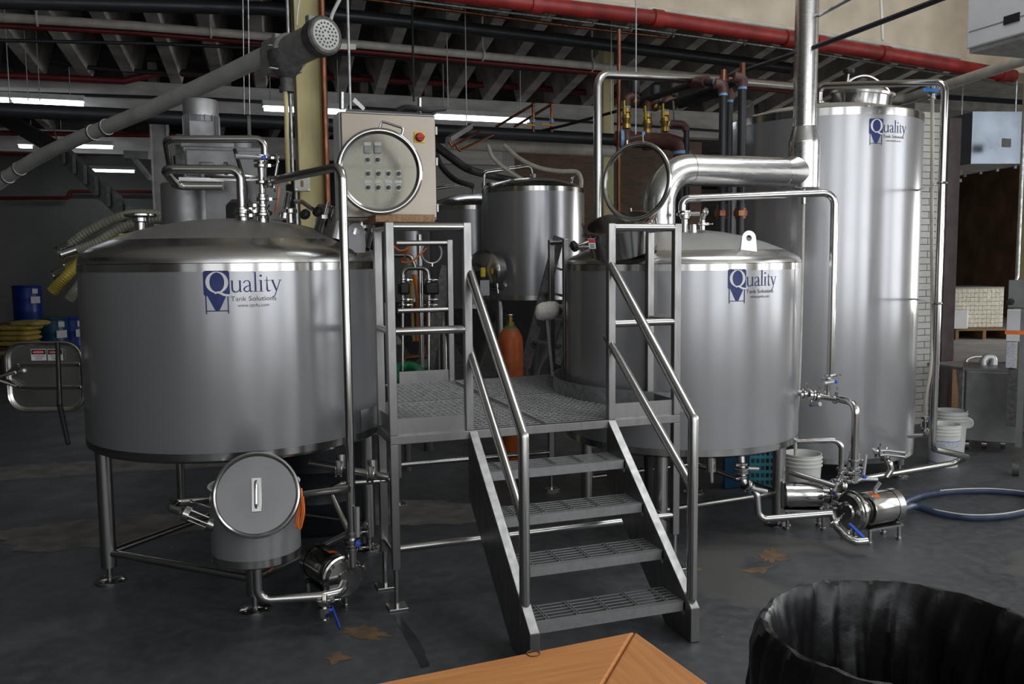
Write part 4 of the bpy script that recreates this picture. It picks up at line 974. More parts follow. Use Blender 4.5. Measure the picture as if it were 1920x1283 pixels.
# ================================================================ grain auger with its gear motor
def auger():
    t = thing('grain_auger', 'long grey grain auger tube rising from the lower left to a gear motor', 'auger', A(530, 150, D=4.75))
    pts = [A(-60, 385, D=7.6), A(0, 342, D=7.2), A(60, 302, D=6.9), A(140, 263, D=6.5), A(240, 222, D=6.1), A(370, 165, D=5.6), A(505, 101, D=5.05)]
    ob('tube', G().tube(pts, .052, smooth=True, n=20), 'auger_grey', t)
    cp = catmull(pts, 8)
    for i in (10, 13, 27, 29):
        ob('tube_clamp', G().lathe([(.050, -.012), (.058, -.01), (.058, .01), (.050, .012)], cp[i], cp[i+1]-cp[i-1], 24), 'galv', t)
    D = 4.9; k = PXM(D)
    ax = (A(606, 68, D=D-.25)-A(520, 110, D=D+.1)).normalized()
    c = A(524, 108, D=D+.08)
    x, y, d = frame(ax); m = M((x, y, d)).transposed()
    ob('gearbox', G().cbox(c, .145, .19, .15, m).cbox(c-ax*.06, .12, .155, .12, m), 'cast', t, bevel=.012, smooth=0)
    ob('gear_cover', G().cbox(c+ax*.085, .16, .20, .045, m), 'motor_grey', t, bevel=.008, smooth=0)
    ob('gear_label', G().cbox(A(511, 86, D=D-.06), .05, .004, .016, m), 'paper', t, smooth=0)
    ob('lower_housing', G().lathe([(.10, .06), (.10, .02), (.085, -.03), (.05, -.075), (.036, -.085), (.036, -.13), (.042, -.13), (.042, -.16), (0, -.16)], A(536, 118, D=D), n=28), 'darkcast', t)
    ob('housing_label', G().cbox(A(513, 128, D=D-.13), .05, .004, .018, m), 'paper', t, smooth=0)
    f = c+ax*.10; e = A(608, 66, D=D-.28); L = (e-f).length
    ob('motor_body', G().lathe([(.085, 0), (.105, .008), (.105, .03), (.088, .045), (.088, L-.07)], f, ax, 36), 'cast', t)
    cw = ob('fan_cowl', G().lathe([(.088, L-.09), (.100, L-.085), (.104, L-.01), (.094, L), (0, L-.004)], f, ax, 36), 'darkcast', t)
    ob('fan_grille', G().lathe([(0, L+.002), (.078, L+.002), (.084, L-.004)], f, ax, 36), 'auger_grey', cw)
    for rr_, n in ((.022, 7), (.042, 13), (.062, 19)):
        for k2 in range(n):
            a = 2*PI*k2/n; q = f+ax*(L+.002)+(x*math.cos(a)+y*math.sin(a))*rr_
            ob('vent_hole', G().lathe([(0, .0008), (.006, .0008), (.006, 0)], q, ax, 6), 'black', cw, smooth=0)
    ob('junction_cover', G().cbox(A(585, 58, D=D-.12)+V((0, 0, .03)), .06, .10, .04, m), 'cast', t, bevel=.006, smooth=0)
    ob('power_cable', G().tube([A(618, 52, D=D-.2), A(622, 30, D=D-.2), A(632, 8, D=D-.1), A(645, -15, D=D)], .010, smooth=True, n=8), 'auger_grey', t)
    ob('support_strap', G().bar(A(628, 87, D=D), A(667, 88, D=D), .008, .030, V((0, 0, 1))), 'offwhite', t, smooth=0)
    for px in (455, 465): ob('hanger_wire', G().cyl(A(px, -10, D=5.3), A(px+3, 215, D=5.3), .0035, 6), 'galv', t)
    ob('hanger_hook', G().cbox(A(467, 240, D=5.3), .022, .02, .15), 'darkcast', t, bevel=.004, smooth=0)
    q0, q1 = A(533, 150, D=D), A(541, 345, D=D)
    ob('drop_hose', G().tube([q0, A(537, 210, D=D), A(538, 270, D=D), q1], .013, smooth=True, n=10), 'column_cream', t)
    ob('chain', G().tube([A(563, -10, D=D), A(558, 20, D=D), A(556, 48, D=D)], .006, smooth=True, n=6), 'offwhite', t)
    return t
auger()
# ================================================================ fittings of the kettle
_lc = A(1193, 341, D=5.22); _to = (CAM-_lc).normalized(); _n = V((_to.x*math.cos(R_(-32))-_to.y*math.sin(R_(-32)), _to.x*math.sin(R_(-32))+_to.y*math.cos(R_(-32)), .06))
round_hatch(KETTLE, A(1165, 446, D=5.36), (-.30, -.22, .92), .205, .10, _lc, _n, 75.5*PXM(5.22), (-.16, 0, 1))
KN = thing('hatch_clamp', 'black star knob screw on the kettle hatch near the white brush', 'clamp', A(1077, 462, D=5.25))
a, b = A(1077, 462, D=5.22), A(1118, 448, D=5.25)
ob('knob', G().lathe([(0, -.022), (.018, -.022), (.034, -.012), (.034, .010), (.018, .02), (0, .02)], a, b-a, 8), 'black', KN, smooth=20)
ob('screw', G().cyl(a, b, .008, 12), 'polish', KN); ob('screw', G().cyl(A(1080, 463, D=5.24), A(1108, 463, D=5.25), .010, 12), 'polish', KN)
s = A(1110, 457, D=5.13); sx = RT; sy = V((-.12, 0, 1)).normalized()
st = ob('danger_sticker', G().prism([(-.02, -.03), (.02, -.03), (.02, .03), (-.02, .03)], s, sx, sy, -FW*.002), 'paper', KETTLE, smooth=0, label='small red and white danger sticker')
ob('sticker_heading', G().prism([(-.019, .004), (.019, .004), (.019, .028), (-.019, .028)], s-FW*.002, sx, sy, -FW*.001), 'sign_red', st, smooth=0)
for k in range(3): ob('sticker_print', G().prism([(-.013, -.004-.008*k), (.013, -.004-.008*k), (.013, -.008-.008*k), (-.013, -.008-.008*k)], s-FW*.002, sx, sy, -FW*.001), 'black', st, smooth=0)
# ---- vent duct: elbow off the dome, horizontal run, tee and stack through the roof
def vent():
    Y = .86; k = .104
    t = thing('vent_duct', 'fat polished vent duct rising from the kettle dome and turning up to the roof', 'duct', (2.86, Y, 1.9))
    e0 = A(1237, 412, Y=Y); zc = A(1390, 321.5, Y=Y).z; xs = A(1507, 322, Y=Y).x
    P = [V((e0.x, Y, 1.90)), V((e0.x, Y, zc)), V((xs-.10, Y, zc))]
    pts = fillet(P, .26, 18)
    i0 = len(pts)
    ob('elbow', G().tube(pts[:-1], k, b=0, n=40, caps=False), 'duct_steel', t)
    hx0 = pts[-2].x
    ob('horizontal_run', G().cyl((hx0, Y, zc), (xs-.17, Y, zc), k, 40, caps=False), 'duct_steel', t)
    for x in (hx0, xs-.17): ob('weld_seam', G().torus((x, Y, zc), (1, 0, 0), k, .0022, 48, 6), 'polish', t)
    # tee: swept branch into the wider stack
    r1 = A(1533, 320, Y=Y).x-xs; r1 = max(.094, min(r1, .108)); r2 = .079
    zb = A(1508, 353, Y=Y).z; z1, z2 = A(1508, 268, Y=Y).z, A(1508, 238, Y=Y).z
    ob('stack_body', G().lathe([(r1*.97, zb-.004), (r1, zb), (r1, z1)], (xs, Y, 0), n=44).lathe([(0, zb-.006), (r1*.97, zb-.004)], (xs, Y, 0), n=44), 'duct_steel', t)
    g = G(); n = 40; m = 8      # flared branch between run and stack
    vs = []
    for j in range(m+1):
        f = j/m; x = xs-.17+f*.14; fl = k+(.06*f*f)
        for q in range(n):
            a = 2*PI*q/n; zz = fl*math.sin(a)
            if zz < 0: zz = k*(1+.25*f*f)*math.sin(a)
            vs.append((x, Y+k*math.cos(a), zc+zz))
    g.add(vs, [(j*n+q, j*n+(q+1) % n, (j+1)*n+(q+1) % n, (j+1)*n+q) for j in range(m) for q in range(n)])
    ob('branch', g, 'duct_steel', t)
    ob('reducer', G().lathe([(r1, z1), (r1, z1+.01), (r2, z2)], (xs, Y, 0), n=44), 'duct_steel', t)
    ob('weld_seam', G().torus((xs, Y, z1), (0, 0, 1), r1, .0022, 48, 6), 'polish', t); ob('weld_seam', G().torus((xs, Y, z2), (0, 0, 1), r2, .0022, 48, 6), 'polish', t)
    ob('stack', G().lathe([(r2, z2), (r2, 5.5)], (xs, Y, 0), n=44), 'duct_steel', t)
    c = G(); p = V((xs+.004, Y, zb)); clampset(c, p-V((0, 0, .035)), (0, 0, 1), .02, (-1, -.4, 0)); c.cyl(p, p-V((0, 0, .06)), .012, 12); ob('drain_clamp', c, 'polish', t)
    ob('paper_label', G().lathe([(k+.001, 0), (k+.001, .28)], (hx0+.10, Y, zc), (1, 0, 0), n=4, a0=0, a1=.25, hint=V((0, 1, 0))), 'cardboard', t)
    q0 = p-V((0, 0, .06)); q1 = V((q0.x-.01, q0.y+.02, .30))
    dt = thing('drain_tube', 'pale plastic drain tube hanging from the vent duct down to a bucket', 'tube', q1)
    ob('tube', G().tube([q0, q0-V((0, 0, .5)), q0-V((.005, 0, 1.2)), q1+V((0, 0, .25)), q1], .0115, smooth=True, n=12), 'hose_white', dt)
    ob('barb', G().cyl(q0-V((0, 0, .005)), q0-V((0, 0, .05)), .015, 12), 'polish', dt)
vent()
# ---- kettle piping
KV = thing('dome_valve', 'short valve with a ring-ended lever and elbow on the kettle dome', 'valve', A(1290, 432, D=5.62))
a, b = vert(1284, 405, 430, 5.62)
g = G(); ferrule(g, b-V((0, 0, .02)), (0, 0, 1), .019, b.z*0+a.z-b.z+.02); ob('stub', g, 'polish', KV)
lever_valve(KV, a+V((0, 0, .015)), (0, 0, 1), (1, -.3, 0), .024, .11)
ob('ring_elbow', G().tube([A(1317, 432, D=5.6), A(1317, 412, D=5.6), A(1319, 404, D=5.58), A(1324, 398, D=5.56)], .017, b=.02, n=12).torus(A(1323, 397, D=5.54), (.35, -.9, 0), .019, .007, 20, 8), 'polish', KV)
c = G(); clampset(c, A(1317, 420, D=5.6), (0, 0, 1), .018); ob('clamp', c, 'polish', KV)
p0, p1 = vert(1557, 361, 704, 5.72, 704); q0, q1 = vert(1279, 373, 402, 5.62)
pipe('return_pipe', 'long steel pipe arching from the kettle dome and dropping right of the kettle', 'pipe', [q1, q0, p0, p1], .0235, 'polish', b=.075, n=18, clamps=[(q1, (0, 0, 1)), (p1, (0, 0, 1))])
KO = thing('kettle_outlet', 'clamped valves and tee on the right side of the kettle', 'valve', A(1550, 760, D=5.7))
tee = A(1551, 746, D=5.7)
ob('tube', G().cyl(A(1488, 735, D=5.78), A(1590, 752, D=5.64), .021, 16), 'polish', KO)
ob('tee_neck', G().cyl(tee, V((tee.x, tee.y, p1.z)), .019, 16), 'polish', KO)
lever_valve(KO, V((tee.x, tee.y, p1.z-.03)), (0, 0, 1), (-1, -.3, 0), .026, .13)
lever_valve(KO, A(1521, 741, D=5.72), (1, -.35, -.07), (0, -1, .2), .03, .09)
for px, py in ((1508, 739), (1532, 744), (1566, 748)):
    c = G(); clampset(c, A(px, py, D=5.7), (1, -.3, -.12), .022, (0, -.3, 1)); ob('clamp', c, 'polish', KO)
d0, d1 = vert(1601, 756, 905, 5.55, 905)
pipe('pump_pipe', 'bent steel pipe dropping from the kettle outlet to the front pump', 'pipe', [A(1570, 748, D=5.67), d0, d1], .0235, 'polish', b=.07, n=18, clamps=[(d1+V((0, 0, .09)), (0, 0, 1)), (d1+V((0, 0, .14)), (0, 0, 1))])
PV = thing('upright_valve', 'two upright grey levers with blue caps beside the front pump', 'valve', d1)
lever_valve(PV, d1+V((0, 0, .06)), (0, 0, 1), (.25, 0, 1), .028, .13)
for ox, oy in ((.045, -.03), (.03, .02)):
    h = d1+V((ox, oy, .03)); l = ob('lever', G().tube([h, h+V((.004, 0, .05)), h+V((.016, 0, .15))], .0115, b=.02, n=10), 'aluminium', PV)
    ob('cap', G().lathe([(0, .008), (.012, .006), (.012, -.006), (0, -.008)], h+V((0, -.014, .012)), (.1, -1, 0), 14), 'blue', l)
d0, d1 = vert(1577, 825, 880, 5.8, 880)
pipe('kettle_side_pipe', 'short bent steel pipe from the lower right rim of the kettle', 'pipe', [A(1494, 828, D=5.85), d0, d1, d1-V((0, 0, .15))], .019, 'polish', b=.06, clamps=[(d1, (0, 0, 1)), (d1-V((0, 0, .06)), (0, 0, 1))])
KD = thing('kettle_drain', 'drain valve and bent pipe under the front of the kettle', 'valve', A(1425, 975, D=5.5))
v0 = A(1390, 858, D=5.45)
ob('tube', G().tube([v0+V((0, 0, .01)), A(1393, 905, D=5.44), A(1410, 915, D=5.42), A(1419, 925, D=5.4), A(1423, 974, D=5.4), A(1560, 963, D=5.4)], .0215, b=.05, n=16), 'steel', KD)
lever_valve(KD, A(1391, 882, D=5.44), (0, 0, 1), (1, -.25, -.08), .028, .13)
for py in (870, 895):
    c = G(); clampset(c, A(1391, py, D=5.44), (0, 0, 1), .023, (-1, -.4, 0)); ob('clamp', c, 'polish', KD)
lever_valve(KD, A(1402, 912, D=5.42), (.7, 0, -.7), (1, 0, -.3), .026, .10, None)
ob('stub', G().cyl(A(1333, 857, D=5.5), A(1333, 885, D=5.5), .03, 16).cyl(A(1333, 880, D=5.5), A(1334, 905, D=5.5), .014, 12), 'polish', KD)
# ---- two pumps on the floor
PA = pump('transfer_pump', 'polished stainless pump lying on the floor at the front, end to the right', A(1590, 960, D=5.42), (1, .06, 0), .104, .37)
ob('level_lever', G().tube([A(1640, 925, D=5.45), A(1642, 916, D=5.45), A(1650, 905, D=5.44)], .012, b=.01, n=10), 'aluminium', PA)
PB = pump('transfer_pump', 'darker stainless pump behind the front one, end towards the white bucket', A(1575, 928, D=5.75), (-.86, .35, .0), .085, .36)
EL = thing('drain_elbow', 'polished drain elbow with a long blue lever in front of the pumps', 'valve', A(1600, 1020, D=5.2))
ob('elbow', G().tube([A(1562, 968, D=5.4), A(1570, 990, D=5.32), A(1590, 1010, D=5.22), A(1605, 1016, D=5.2), A(1626, 1014, D=5.2)], .024, b=.05, n=16), 'polish', EL)
for px, py in ((1565, 980), (1584, 1004)):
    c = G(); clampset(c, A(px, py, D=5.3), (.5, -.5, -.6), .026, (0, 0, 1)); ob('clamp', c, 'polish', EL)
ob('blue_lever', G().bar(A(1592, 982, D=5.22), A(1619, 1008, D=5.12), .022, .010, V((0, -.7, .7))), 'blue', EL, bevel=.003)
for px, py in ((1573, 942), (1562, 950), (1588, 900), (1590, 885)):
    c = G(); clampset(c, A(px, py, D=5.5), (0, 0, 1), .027, (-1, -.2, .1)); ob('clamp', c, 'polish', PA)
HX = thing('pump_header', 'short steel pipe sloping from under the kettle to the pumps', 'pipe', A(1560, 905, D=5.6))
ob('tube', G().cyl(A(1480, 885, D=5.8), A(1565, 912, D=5.65), .019, 14), 'steel', HX)
lever_valve(HX, A(1575, 912, D=5.62), (.9, 0, -.3), (.6, -.3, -.4), .03, .08)
ob('lever', G().tube([A(1600, 905, D=5.6), A(1615, 898, D=5.6), A(1645, 899, D=5.6)], .0125, b=.01, n=10), 'aluminium', HX)
# ---- big tank piping
q0, q1 = vert(1536, 161, 192, 6.75); r0, r1 = vert(1749, 154, 826, 6.2, 826)
e = A(1832, 861, Z=.13); e2 = A(1560, 908, Z=.13)
tp = pipe('tank_pipe', 'steel pipe over the tall tank dropping at its right and running along the floor', 'pipe', [q1, q0, r0, r1+V((0, 0, -.06)), e, e2], .0245, 'polish', b=.075, n=18, clamps=[(q1, (0, 0, 1)), (q1-V((0, 0, .04)), (0, 0, 1))])
for py in (338, 563):
    p = r0.lerp(r1, (py-154)/(826-154)); g = G().cyl(p, V((T3[0]+.70, T3[1]-.1, p.z)), .007, 8).torus(p, (0, 0, 1), .028, .008, 20, 8); ob('pipe_bracket', g, 'polish', tp)
TV = thing('hose_valve', 'blue-levered ball valve at the top right of the tall tank', 'valve', A(1748, 172, D=6.25))
ball_valve(TV, A(1748, 172, D=6.15), (0, 0, 1), (-1, .1, 0), .02, .11); ob('tee', G().cyl(A(1748, 172, D=6.15), A(1770, 160, D=6.2), .012, 10), 'polish', TV)
ht = [A(1748, 186, D=6.15), A(1748, 300, D=6.15), A(1747, 420, D=6.15), A(1748, 560, D=6.15), A(1746, 680, D=6.15), A(1737, 740, D=6.2), A(1735, 778, D=6.25)]
ob('level_hose', G().tube(ht, .0125, smooth=True, n=12), 'hose_white', None, 'beige hose hanging beside the pipe at the right of the tall tank', 'hose')
LV2 = thing('level_valve', 'blue-handled valve low on the right side of the tall tank', 'valve', A(1733, 815, D=6.35))
ball_valve(LV2, A(1735, 795, D=6.25), (0, 0, 1), (.15, -.4, .9), .02, .09)
ob('elbow', G().tube([A(1735, 805, D=6.25), A(1735, 817, D=6.25), A(1705, 818, D=6.6)], .017, b=.02, n=12), 'polish', LV2)
TO = thing('tank_outlet', 'polished outlet valve with two levers at the foot of the tall tank', 'valve', A(1660, 890, D=6.3))
ob('elbow', G().tube([A(1640, 845, D=6.5), A(1658, 858, D=6.25), A(1668, 868, D=6.2), A(1671, 882, D=6.2), A(1662, 895, D=6.2)], .021, b=.03, n=14), 'polish', TO)
for px, py in ((1645, 850), (1655, 858), (1664, 862)):
    c = G(); clampset(c, A(px, py, D=6.3), (.5, -.8, -.3), .024, (0, 0, 1)); ob('clamp', c, 'polish', TO)
for dy in (0, 8): ob('lever', G().tube([A(1650, 846+dy, D=6.2), A(1662, 845+dy, D=6.2), A(1696, 849+dy, D=6.2)], .010, b=.01, n=10), 'aluminium', TO)
# ---- buckets
def bucket(label, px, py, r, h, m='bucket_white', lab=False, hollow=True, z=0., stack=None):
    b = A(px, py, Z=z); t = thing('bucket', label, 'bucket', b, 'white plastic buckets by the tanks'); k = .87
    ob('pail', G().lathe([(0, .004), (r*k, 0), (r*(k+.10), h*.74), (r*.985, h*.985), (r, h), (r-.006, h), (r*.96, h*.9), (r*(k-.02), .02), (0, .02)], b, n=44), m, t)
    for f in (.76, .84, .92): ob('rim_ring', G().lathe([(r*(k+.13*f), h*f), (r*1.03, h*f), (r*1.04, h*(f+.012)), (r*(k+.13*f), h*(f+.024))], b, n=44), m, t)
    if lab:
        rr = r*(k+.07)+.004
        ob('label', G().lathe([(r*(k+.01)+.002, h*.10), (r*(k+.085)+.002, h*.62)], b, n=24, a0=0, a1=3.6, hint=V((-1, -.2, 0))), 'label_print', t)
        for f in (.10, .62): ob('label_stripe', G().lathe([(r*(k+.14*f)+.001, h*(f-.012)), (r*(k+.14*f)+.003, h*(f+.012))], b, n=44), 'blue_handle', t)
    return t
bucket('white plastic bucket standing behind the kettle leg with a tube in it', 1503, 940, .135, .36)
bucket('front white plastic bucket with a printed label beside the tall tank', 1768, 872, .13, .36, lab=True)
bucket('back white plastic bucket half hidden behind the labelled one', 1780, 846, .14, .38, lab=False)
# ---- blue hose lying in a loop on the floor
hp = []
for k in range(26):
    a = R_(178+k*15.2); rx, ry = .62, .30
    c0 = A(1838, 945, Z=.03); hp.append(V((c0.x+rx*math.cos(a)*.9, c0.y+ry*math.sin(a)-.12*math.cos(a), .028+.03*(k > 22)+.02*math.sin(k))))
hp = [A(1690, 955, Z=.10), A(1715, 950, Z=.04)]+[A(x, y, Z=.03) for x, y in ((1760, 962), (1820, 970), (1890, 966), (1945, 950), (1935, 930), (1870, 921), (1800, 921), (1740, 927), (1700, 940), (1690, 950))]
HB = thing('blue_hose', 'dark blue hose lying in a loop on the floor at the right', 'hose', A(1820, 945, Z=0))
ob('hose', G().tube(hp, .026, smooth=True, n=14), 'hose_blue', HB)
sp = catmull(hp, 8)[14:70]
ob('print_stripe', G().tube([p+V((-.006, -.014, .0195)) for p in sp], .0052, b=0, n=6), 'offwhite', HB)
# ================================================================ foreground: bin with a black bag, wooden table
def bin_():
    Z = .78; c = A(1697, 1192, Z=Z); r = 252*PXM((c-CAM).dot(FW)); c.z = 0
    t = thing('rubbish_bin', 'round bin lined with a black plastic bag in the right foreground', 'bin', c)
    rb = r*.985
    ob('bin_body', G().lathe([(0, .002), (rb*.80, .002), (rb*.97, Z-.06), (rb*1.02, Z-.05), (rb*1.02, Z-.02), (rb*.985, Z-.02)], c, n=72), 'cast', t)
    n = 360; rnd = random.Random(3)
    ph = [rnd.uniform(0, 6.3) for _ in range(24)]
    def tri(x): return 2*abs((x/PI) % 2-1)-1
    def fold(a, s): return .55*tri(5*a+ph[0]+s*2)+.40*tri(11*a+ph[1]-s*4)+.30*math.sin(17*a+ph[2]+s*7)+.22*tri(29*a+ph[3]+s*5)+.12*math.sin(53*a+ph[4]+9*s)
    prof = [(q, z-.93+Z, am) for q, z, am in [(.0, .30, .02), (.30, .31, .05), (.52, .36, .045), (.66, .46, .045), (.74, .56, .042), (.80, .66, .036), (.845, .74, .030), (.88, .81, .024), (.91, .87, .017), (.94, .91, .011), (.965, .938, .008), (.99, .950, .008), (1.02, .948, .010), (1.05, .93, .014), (1.075, .89, .020), (1.09, .83, .026), (1.10, .74, .030), (1.10, .65, .034), (1.11, .60, .04)]]
    vs = []
    for k in range(n):
        a = 2*PI*k/n
        for j, (q, z, am) in enumerate(prof):
            f = fold(a, j*.16); rr = r*q+am*f*(.7 if j < 9 else .8)
            zz = z+am*.5*fold(a*1.3+1, j*.3)*(.9 if j in (9, 10, 11, 12) else .5)
            vs.append((c.x+rr*math.cos(a), c.y+rr*math.sin(a), zz))
    L = len(prof)
    ob('bag', G().add(vs, [(k*L+j, ((k+1) % n)*L+j, ((k+1) % n)*L+j+1, k*L+j+1) for k in range(n) for j in range(L-1)]), 'can_bag', t, smooth=28)
bin_()
mat('pine', (.66, .29, .095), .42, 0, .2, 3.2, (1, 16, 1), col2=(.54, .205, .06), bump=.03, rvar=.05)
mat('pine2', (.66, .29, .095), .42, 0, .2, 3.2, (16, 1, 1), col2=(.54, .205, .06), bump=.03, rvar=.05)
mat('knot', (.10, .045, .02), .5)
def table():
    Z = .93; c = A(1190, 1183, Z=Z); l = A(690, 1284, Z=Z); r = A(1332, 1284, Z=Z)
    u = (l-c).normalized(); v = (r-c).normalized()
    t = thing('wooden_table', 'orange pine table corner with a mitred frame in the foreground', 'table', c+u*.4+v*.4-V((0, 0, Z)))
    W_, Ln, th = .24, 1.0, .04; dn = V((0, 0, -th)); m = c+(u+v)*W_
    m = c+u*W_+v*W_
    ang = math.atan2(u.y, u.x)
    def board(p, mt, name='frame_board'):
        n = len(p); o = ob(name, G().add(p+[q+dn for q in p], [tuple(range(n)), tuple(range(2*n-1, n-1, -1))]+[(k, n+k, n+(k+1) % n, (k+1) % n) for k in range(n)]), mt, t, smooth=0, bevel=.006)
        return o
    e = .0012
    board([c+u*e, l+u*(Ln-(l-c).length), l+u*(Ln-(l-c).length)+v*W_, m+u*e], 'pine')
    board([c+v*e, m+v*e, c+v*Ln+u*W_, c+v*Ln], 'pine2')
    board([m+(u+v)*.002, c+u*Ln+v*W_+v*.002, c+u*Ln+v*Ln, c+v*Ln+u*W_+u*.002], 'pine', 'top_board')
    k = A(1000, 1226, Z=Z+.0006); ob('knot', G().torus(k, (0, 0, 1), .014, .0016, 24, 4), 'knot', t)
    for a, b in ((.06, .06), (.94, .06), (.06, .94), (.94, .94)):
        q = c+u*a*Ln+v*b*Ln; ob('leg', G().bar(V((q.x, q.y, .002)), V((q.x, q.y, Z-th)), .07, .07, u), 'pine', t, smooth=0, bevel=.004)
table()
mat('barrel_black', (.012, .016, .022), .4)
mat('teal', (.04, .20, .24), .5)
# ================================================================ fermenters behind the platform
def fermenter(label, px, D, R, y_seam, y_apex, y_bot, group='fermenters behind the platform', hatch=False, top=True):
    c = A(px, 450, D=D); zs, za, zb = A(px, y_seam, D=D).z, A(px, y_apex, D=D).z, A(px, y_bot, D=D-R).z
    t = thing('fermenter', label, 'tank', (c.x, c.y, 0), group); o = (c.x, c.y, 0)
    ob('shell', G().lathe([(R, zb), (R, zs-.05)], o, n=80), 'shell', t)
    ob('top_band', G().lathe([(R+.002, zs-.05), (R+.002, zs), (R-.01, zs+.012)], o, n=80), 'polish', t)
    h = za-zs
    ob('dome', G().lathe([(R-.005, zs+.005), (R-.03, zs+h*.22), (R*.8, zs+h*.5), (R*.5, zs+h*.82), (R*.2, zs+h*.97), (0, za)], o, n=80), 'head', t, smooth=60)
    ob('cone', G().lathe([(R+.002, zb), (R+.002, zb-.05), (R-.02, zb-.07), (.08, max(.25, zb-.85)), (.05, max(.2, zb-.95)), (0, max(.2, zb-.95))], o, n=64), 'head', t)
    for k in range(4):
        a = R_(25+90*k); x, y = c.x+(R-.04)*math.cos(a), c.y+(R-.04)*math.sin(a)
        l = ob('leg', G().cyl((x, y, .03), (x, y, zb), .045, 16), 'steel', t); ob('foot_plate', G().cyl((x, y, .001), (x, y, .03), .08, 20), 'steel', l)
    if top:
        k = PXM(D)
        ob('vent_pipe', G().tube([A(px-93, y_seam+4, D=D-.1), A(px-93, y_seam-33, D=D-.1), A(px-5, y_seam-46, D=D), A(px, y_apex+2, D=D)], .021, b=.05, n=12), 'polish', t)
        ob('relief_valve', G().cyl(A(px, y_apex+4, D=D), A(px, y_apex-8, D=D), .035, 14), 'polish', t); ob('vent_stub', G().cyl(A(px-78, y_seam+2, D=D-.2), A(px-78, y_seam-13, D=D-.2), .06, 18), 'polish', t)
    return t
F1 = fermenter('stainless fermenter with pipes on its dome, in plain view behind the platform', 1000, 9.9, .575, 357, 335, 555)
h = A(909, 506, D=9.35); n = V((-.75, -.62, 0)).normalized()
hc = ob('hatch', G().lathe([(.20, -.12), (.20, .02), (.21, .025), (.17, .05), (.0, .07)], h, n, 36), 'polish', F1); ob('hatch_valve', G().cbox(A(905, 511, D=9.1), .05, .05, .10), 'yellow', hc, bevel=.01, smooth=0)
ob('hatch_tag', G().cbox(A(909, 540, D=9.1), .10, .006, .16), 'label_print', hc, smooth=0)
ob('sample_port', G().cyl(A(925, 540, D=9.35), A(938, 541, D=9.2), .03, 14).cyl(A(932, 532, D=9.2), A(934, 550, D=9.2), .012, 10), 'polish', F1)
ob('dome_loops', G().tube([A(1073, 352, D=9.8), A(1073, 335, D=9.8), A(1082, 326, D=9.8), A(1092, 335, D=9.8), A(1092, 352, D=9.8)], .016, b=.03, n=10), 'polish', F1)
fermenter('second stainless fermenter half hidden by the one in plain view', 888, 11.3, .575, 390, 364, 572)
fermenter('third stainless fermenter mostly hidden behind the control cabinet', 775, 12.8, .575, 398, 376, 560)
# ---- manifold seen through the left guard rails
MF = thing('steam_manifold', 'two clamped pipe legs with black actuators seen through the left guard rails', 'manifold', A(780, 700, D=7.6))
D = 7.4
ob('tube', G().tube([A(738, 479, D=D), A(770, 479, D=D), A(778, 500, D=D), A(778, 503, D=D)], .019, b=.05, n=12), 'steel', MF)
ob('tube', G().tube([A(755, 530, D=D), A(755, 503, D=D), A(803, 503, D=D), A(803, 530, D=D)], .019, b=.06, n=12), 'steel', MF)
for px in (755, 804):
    ob('tube', G().cyl(A(px, 520, D=D), A(px, 700, D=D), .013, 12), 'polish', MF)
    ob('actuator', G().cbox(A(px+(4 if px > 780 else 2), 541, D=D-.05), .085 if px < 780 else .12, .10, .10), 'black', MF, bevel=.015)
    for py in (525, 562, 572, 582): c = G(); clampset(c, A(px, py, D=D), (0, 0, 1), .025); ob('clamp', c, 'polish', MF)
a, b = vert(791, 440, 700, D+.1); ob('tube', G().cyl(b, a, .022, 14), 'steel', MF)
ob('hose_ring', G().torus(A(809, 474, D=D-.2), (.1, -1, 0), .088, .010, 36, 8), 'galv', MF)
ob('stub', G().cyl(A(809, 494, D=D-.2), A(809, 500, D=D-.2), .016, 10), 'polish', MF)
CP = pipe('copper_line', 'brown copper pipe low behind the left guard rails', 'pipe', [A(758, 671, D=7.7)-V((0, 0, .9)), A(758, 671, D=7.7), A(803, 668, D=7.7), A(803, 620, D=7.7), A(803, 560, D=7.8)], .022, 'copper', b=.03)
ob('air_hose', G().tube([A(777, 515, D=7.6), A(781, 545, D=7.6), A(784, 590, D=7.6), A(783, 640, D=7.6)], .017, smooth=True, n=10), 'orange', None, 'orange air hose hanging behind the left guard rails', 'hose')
ob('air_hose', G().tube([A(775, 515, D=7.7), A(771, 545, D=7.7), A(773, 595, D=7.7), A(776, 640, D=7.7)], .014, smooth=True, n=10), 'hose_yellow', None, 'yellow air hose hanging beside the orange one', 'hose')
cl = [A(738, 462, D=6.9), A(750, 470, D=6.9), A(765, 466, D=6.9), A(772, 455, D=6.9), A(760, 480, D=6.95), A(752, 490, D=7), A(768, 492, D=7), A(785, 480, D=7.0), A(800, 465, D=7.0)]
ob('signal_cable', G().tube(cl, .007, smooth=True, n=6), 'orange', MF, label='thin orange cable')
gp = [A(748+26*math.cos(a)+14, 702-14*math.sin(a), D=7.3+.2*math.sin(a)) for a in [k*PI/8 for k in range(0, 17)]]
GH = thing('green_hose', 'bright green hose coiled on a post behind the rear kick plate', 'hose', V((gp[0].x, gp[0].y, 0)))
ob('coil', G().tube(gp, .045, smooth=True, n=12), 'green', GH); q = A(762, 706, D=7.4); ob('post', G().cyl((q.x, q.y, .0), q, .03, 10), 'steel_dark', GH)
CR = thing('plastic_crate', 'teal plastic crate on the floor in the dark behind the kettle', 'crate', A(1435, 930, Z=0)); cb = A(1405, 930, Z=0.01); ce = A(1470, 930, Z=.01)
for k in range(7): ob('slat', G().bar(cb+V((0, 0, .02+k*.055)), ce+V((0, 0, .02+k*.055)), .02, .022, V((0, 0, 1))), 'teal', CR, smooth=0)
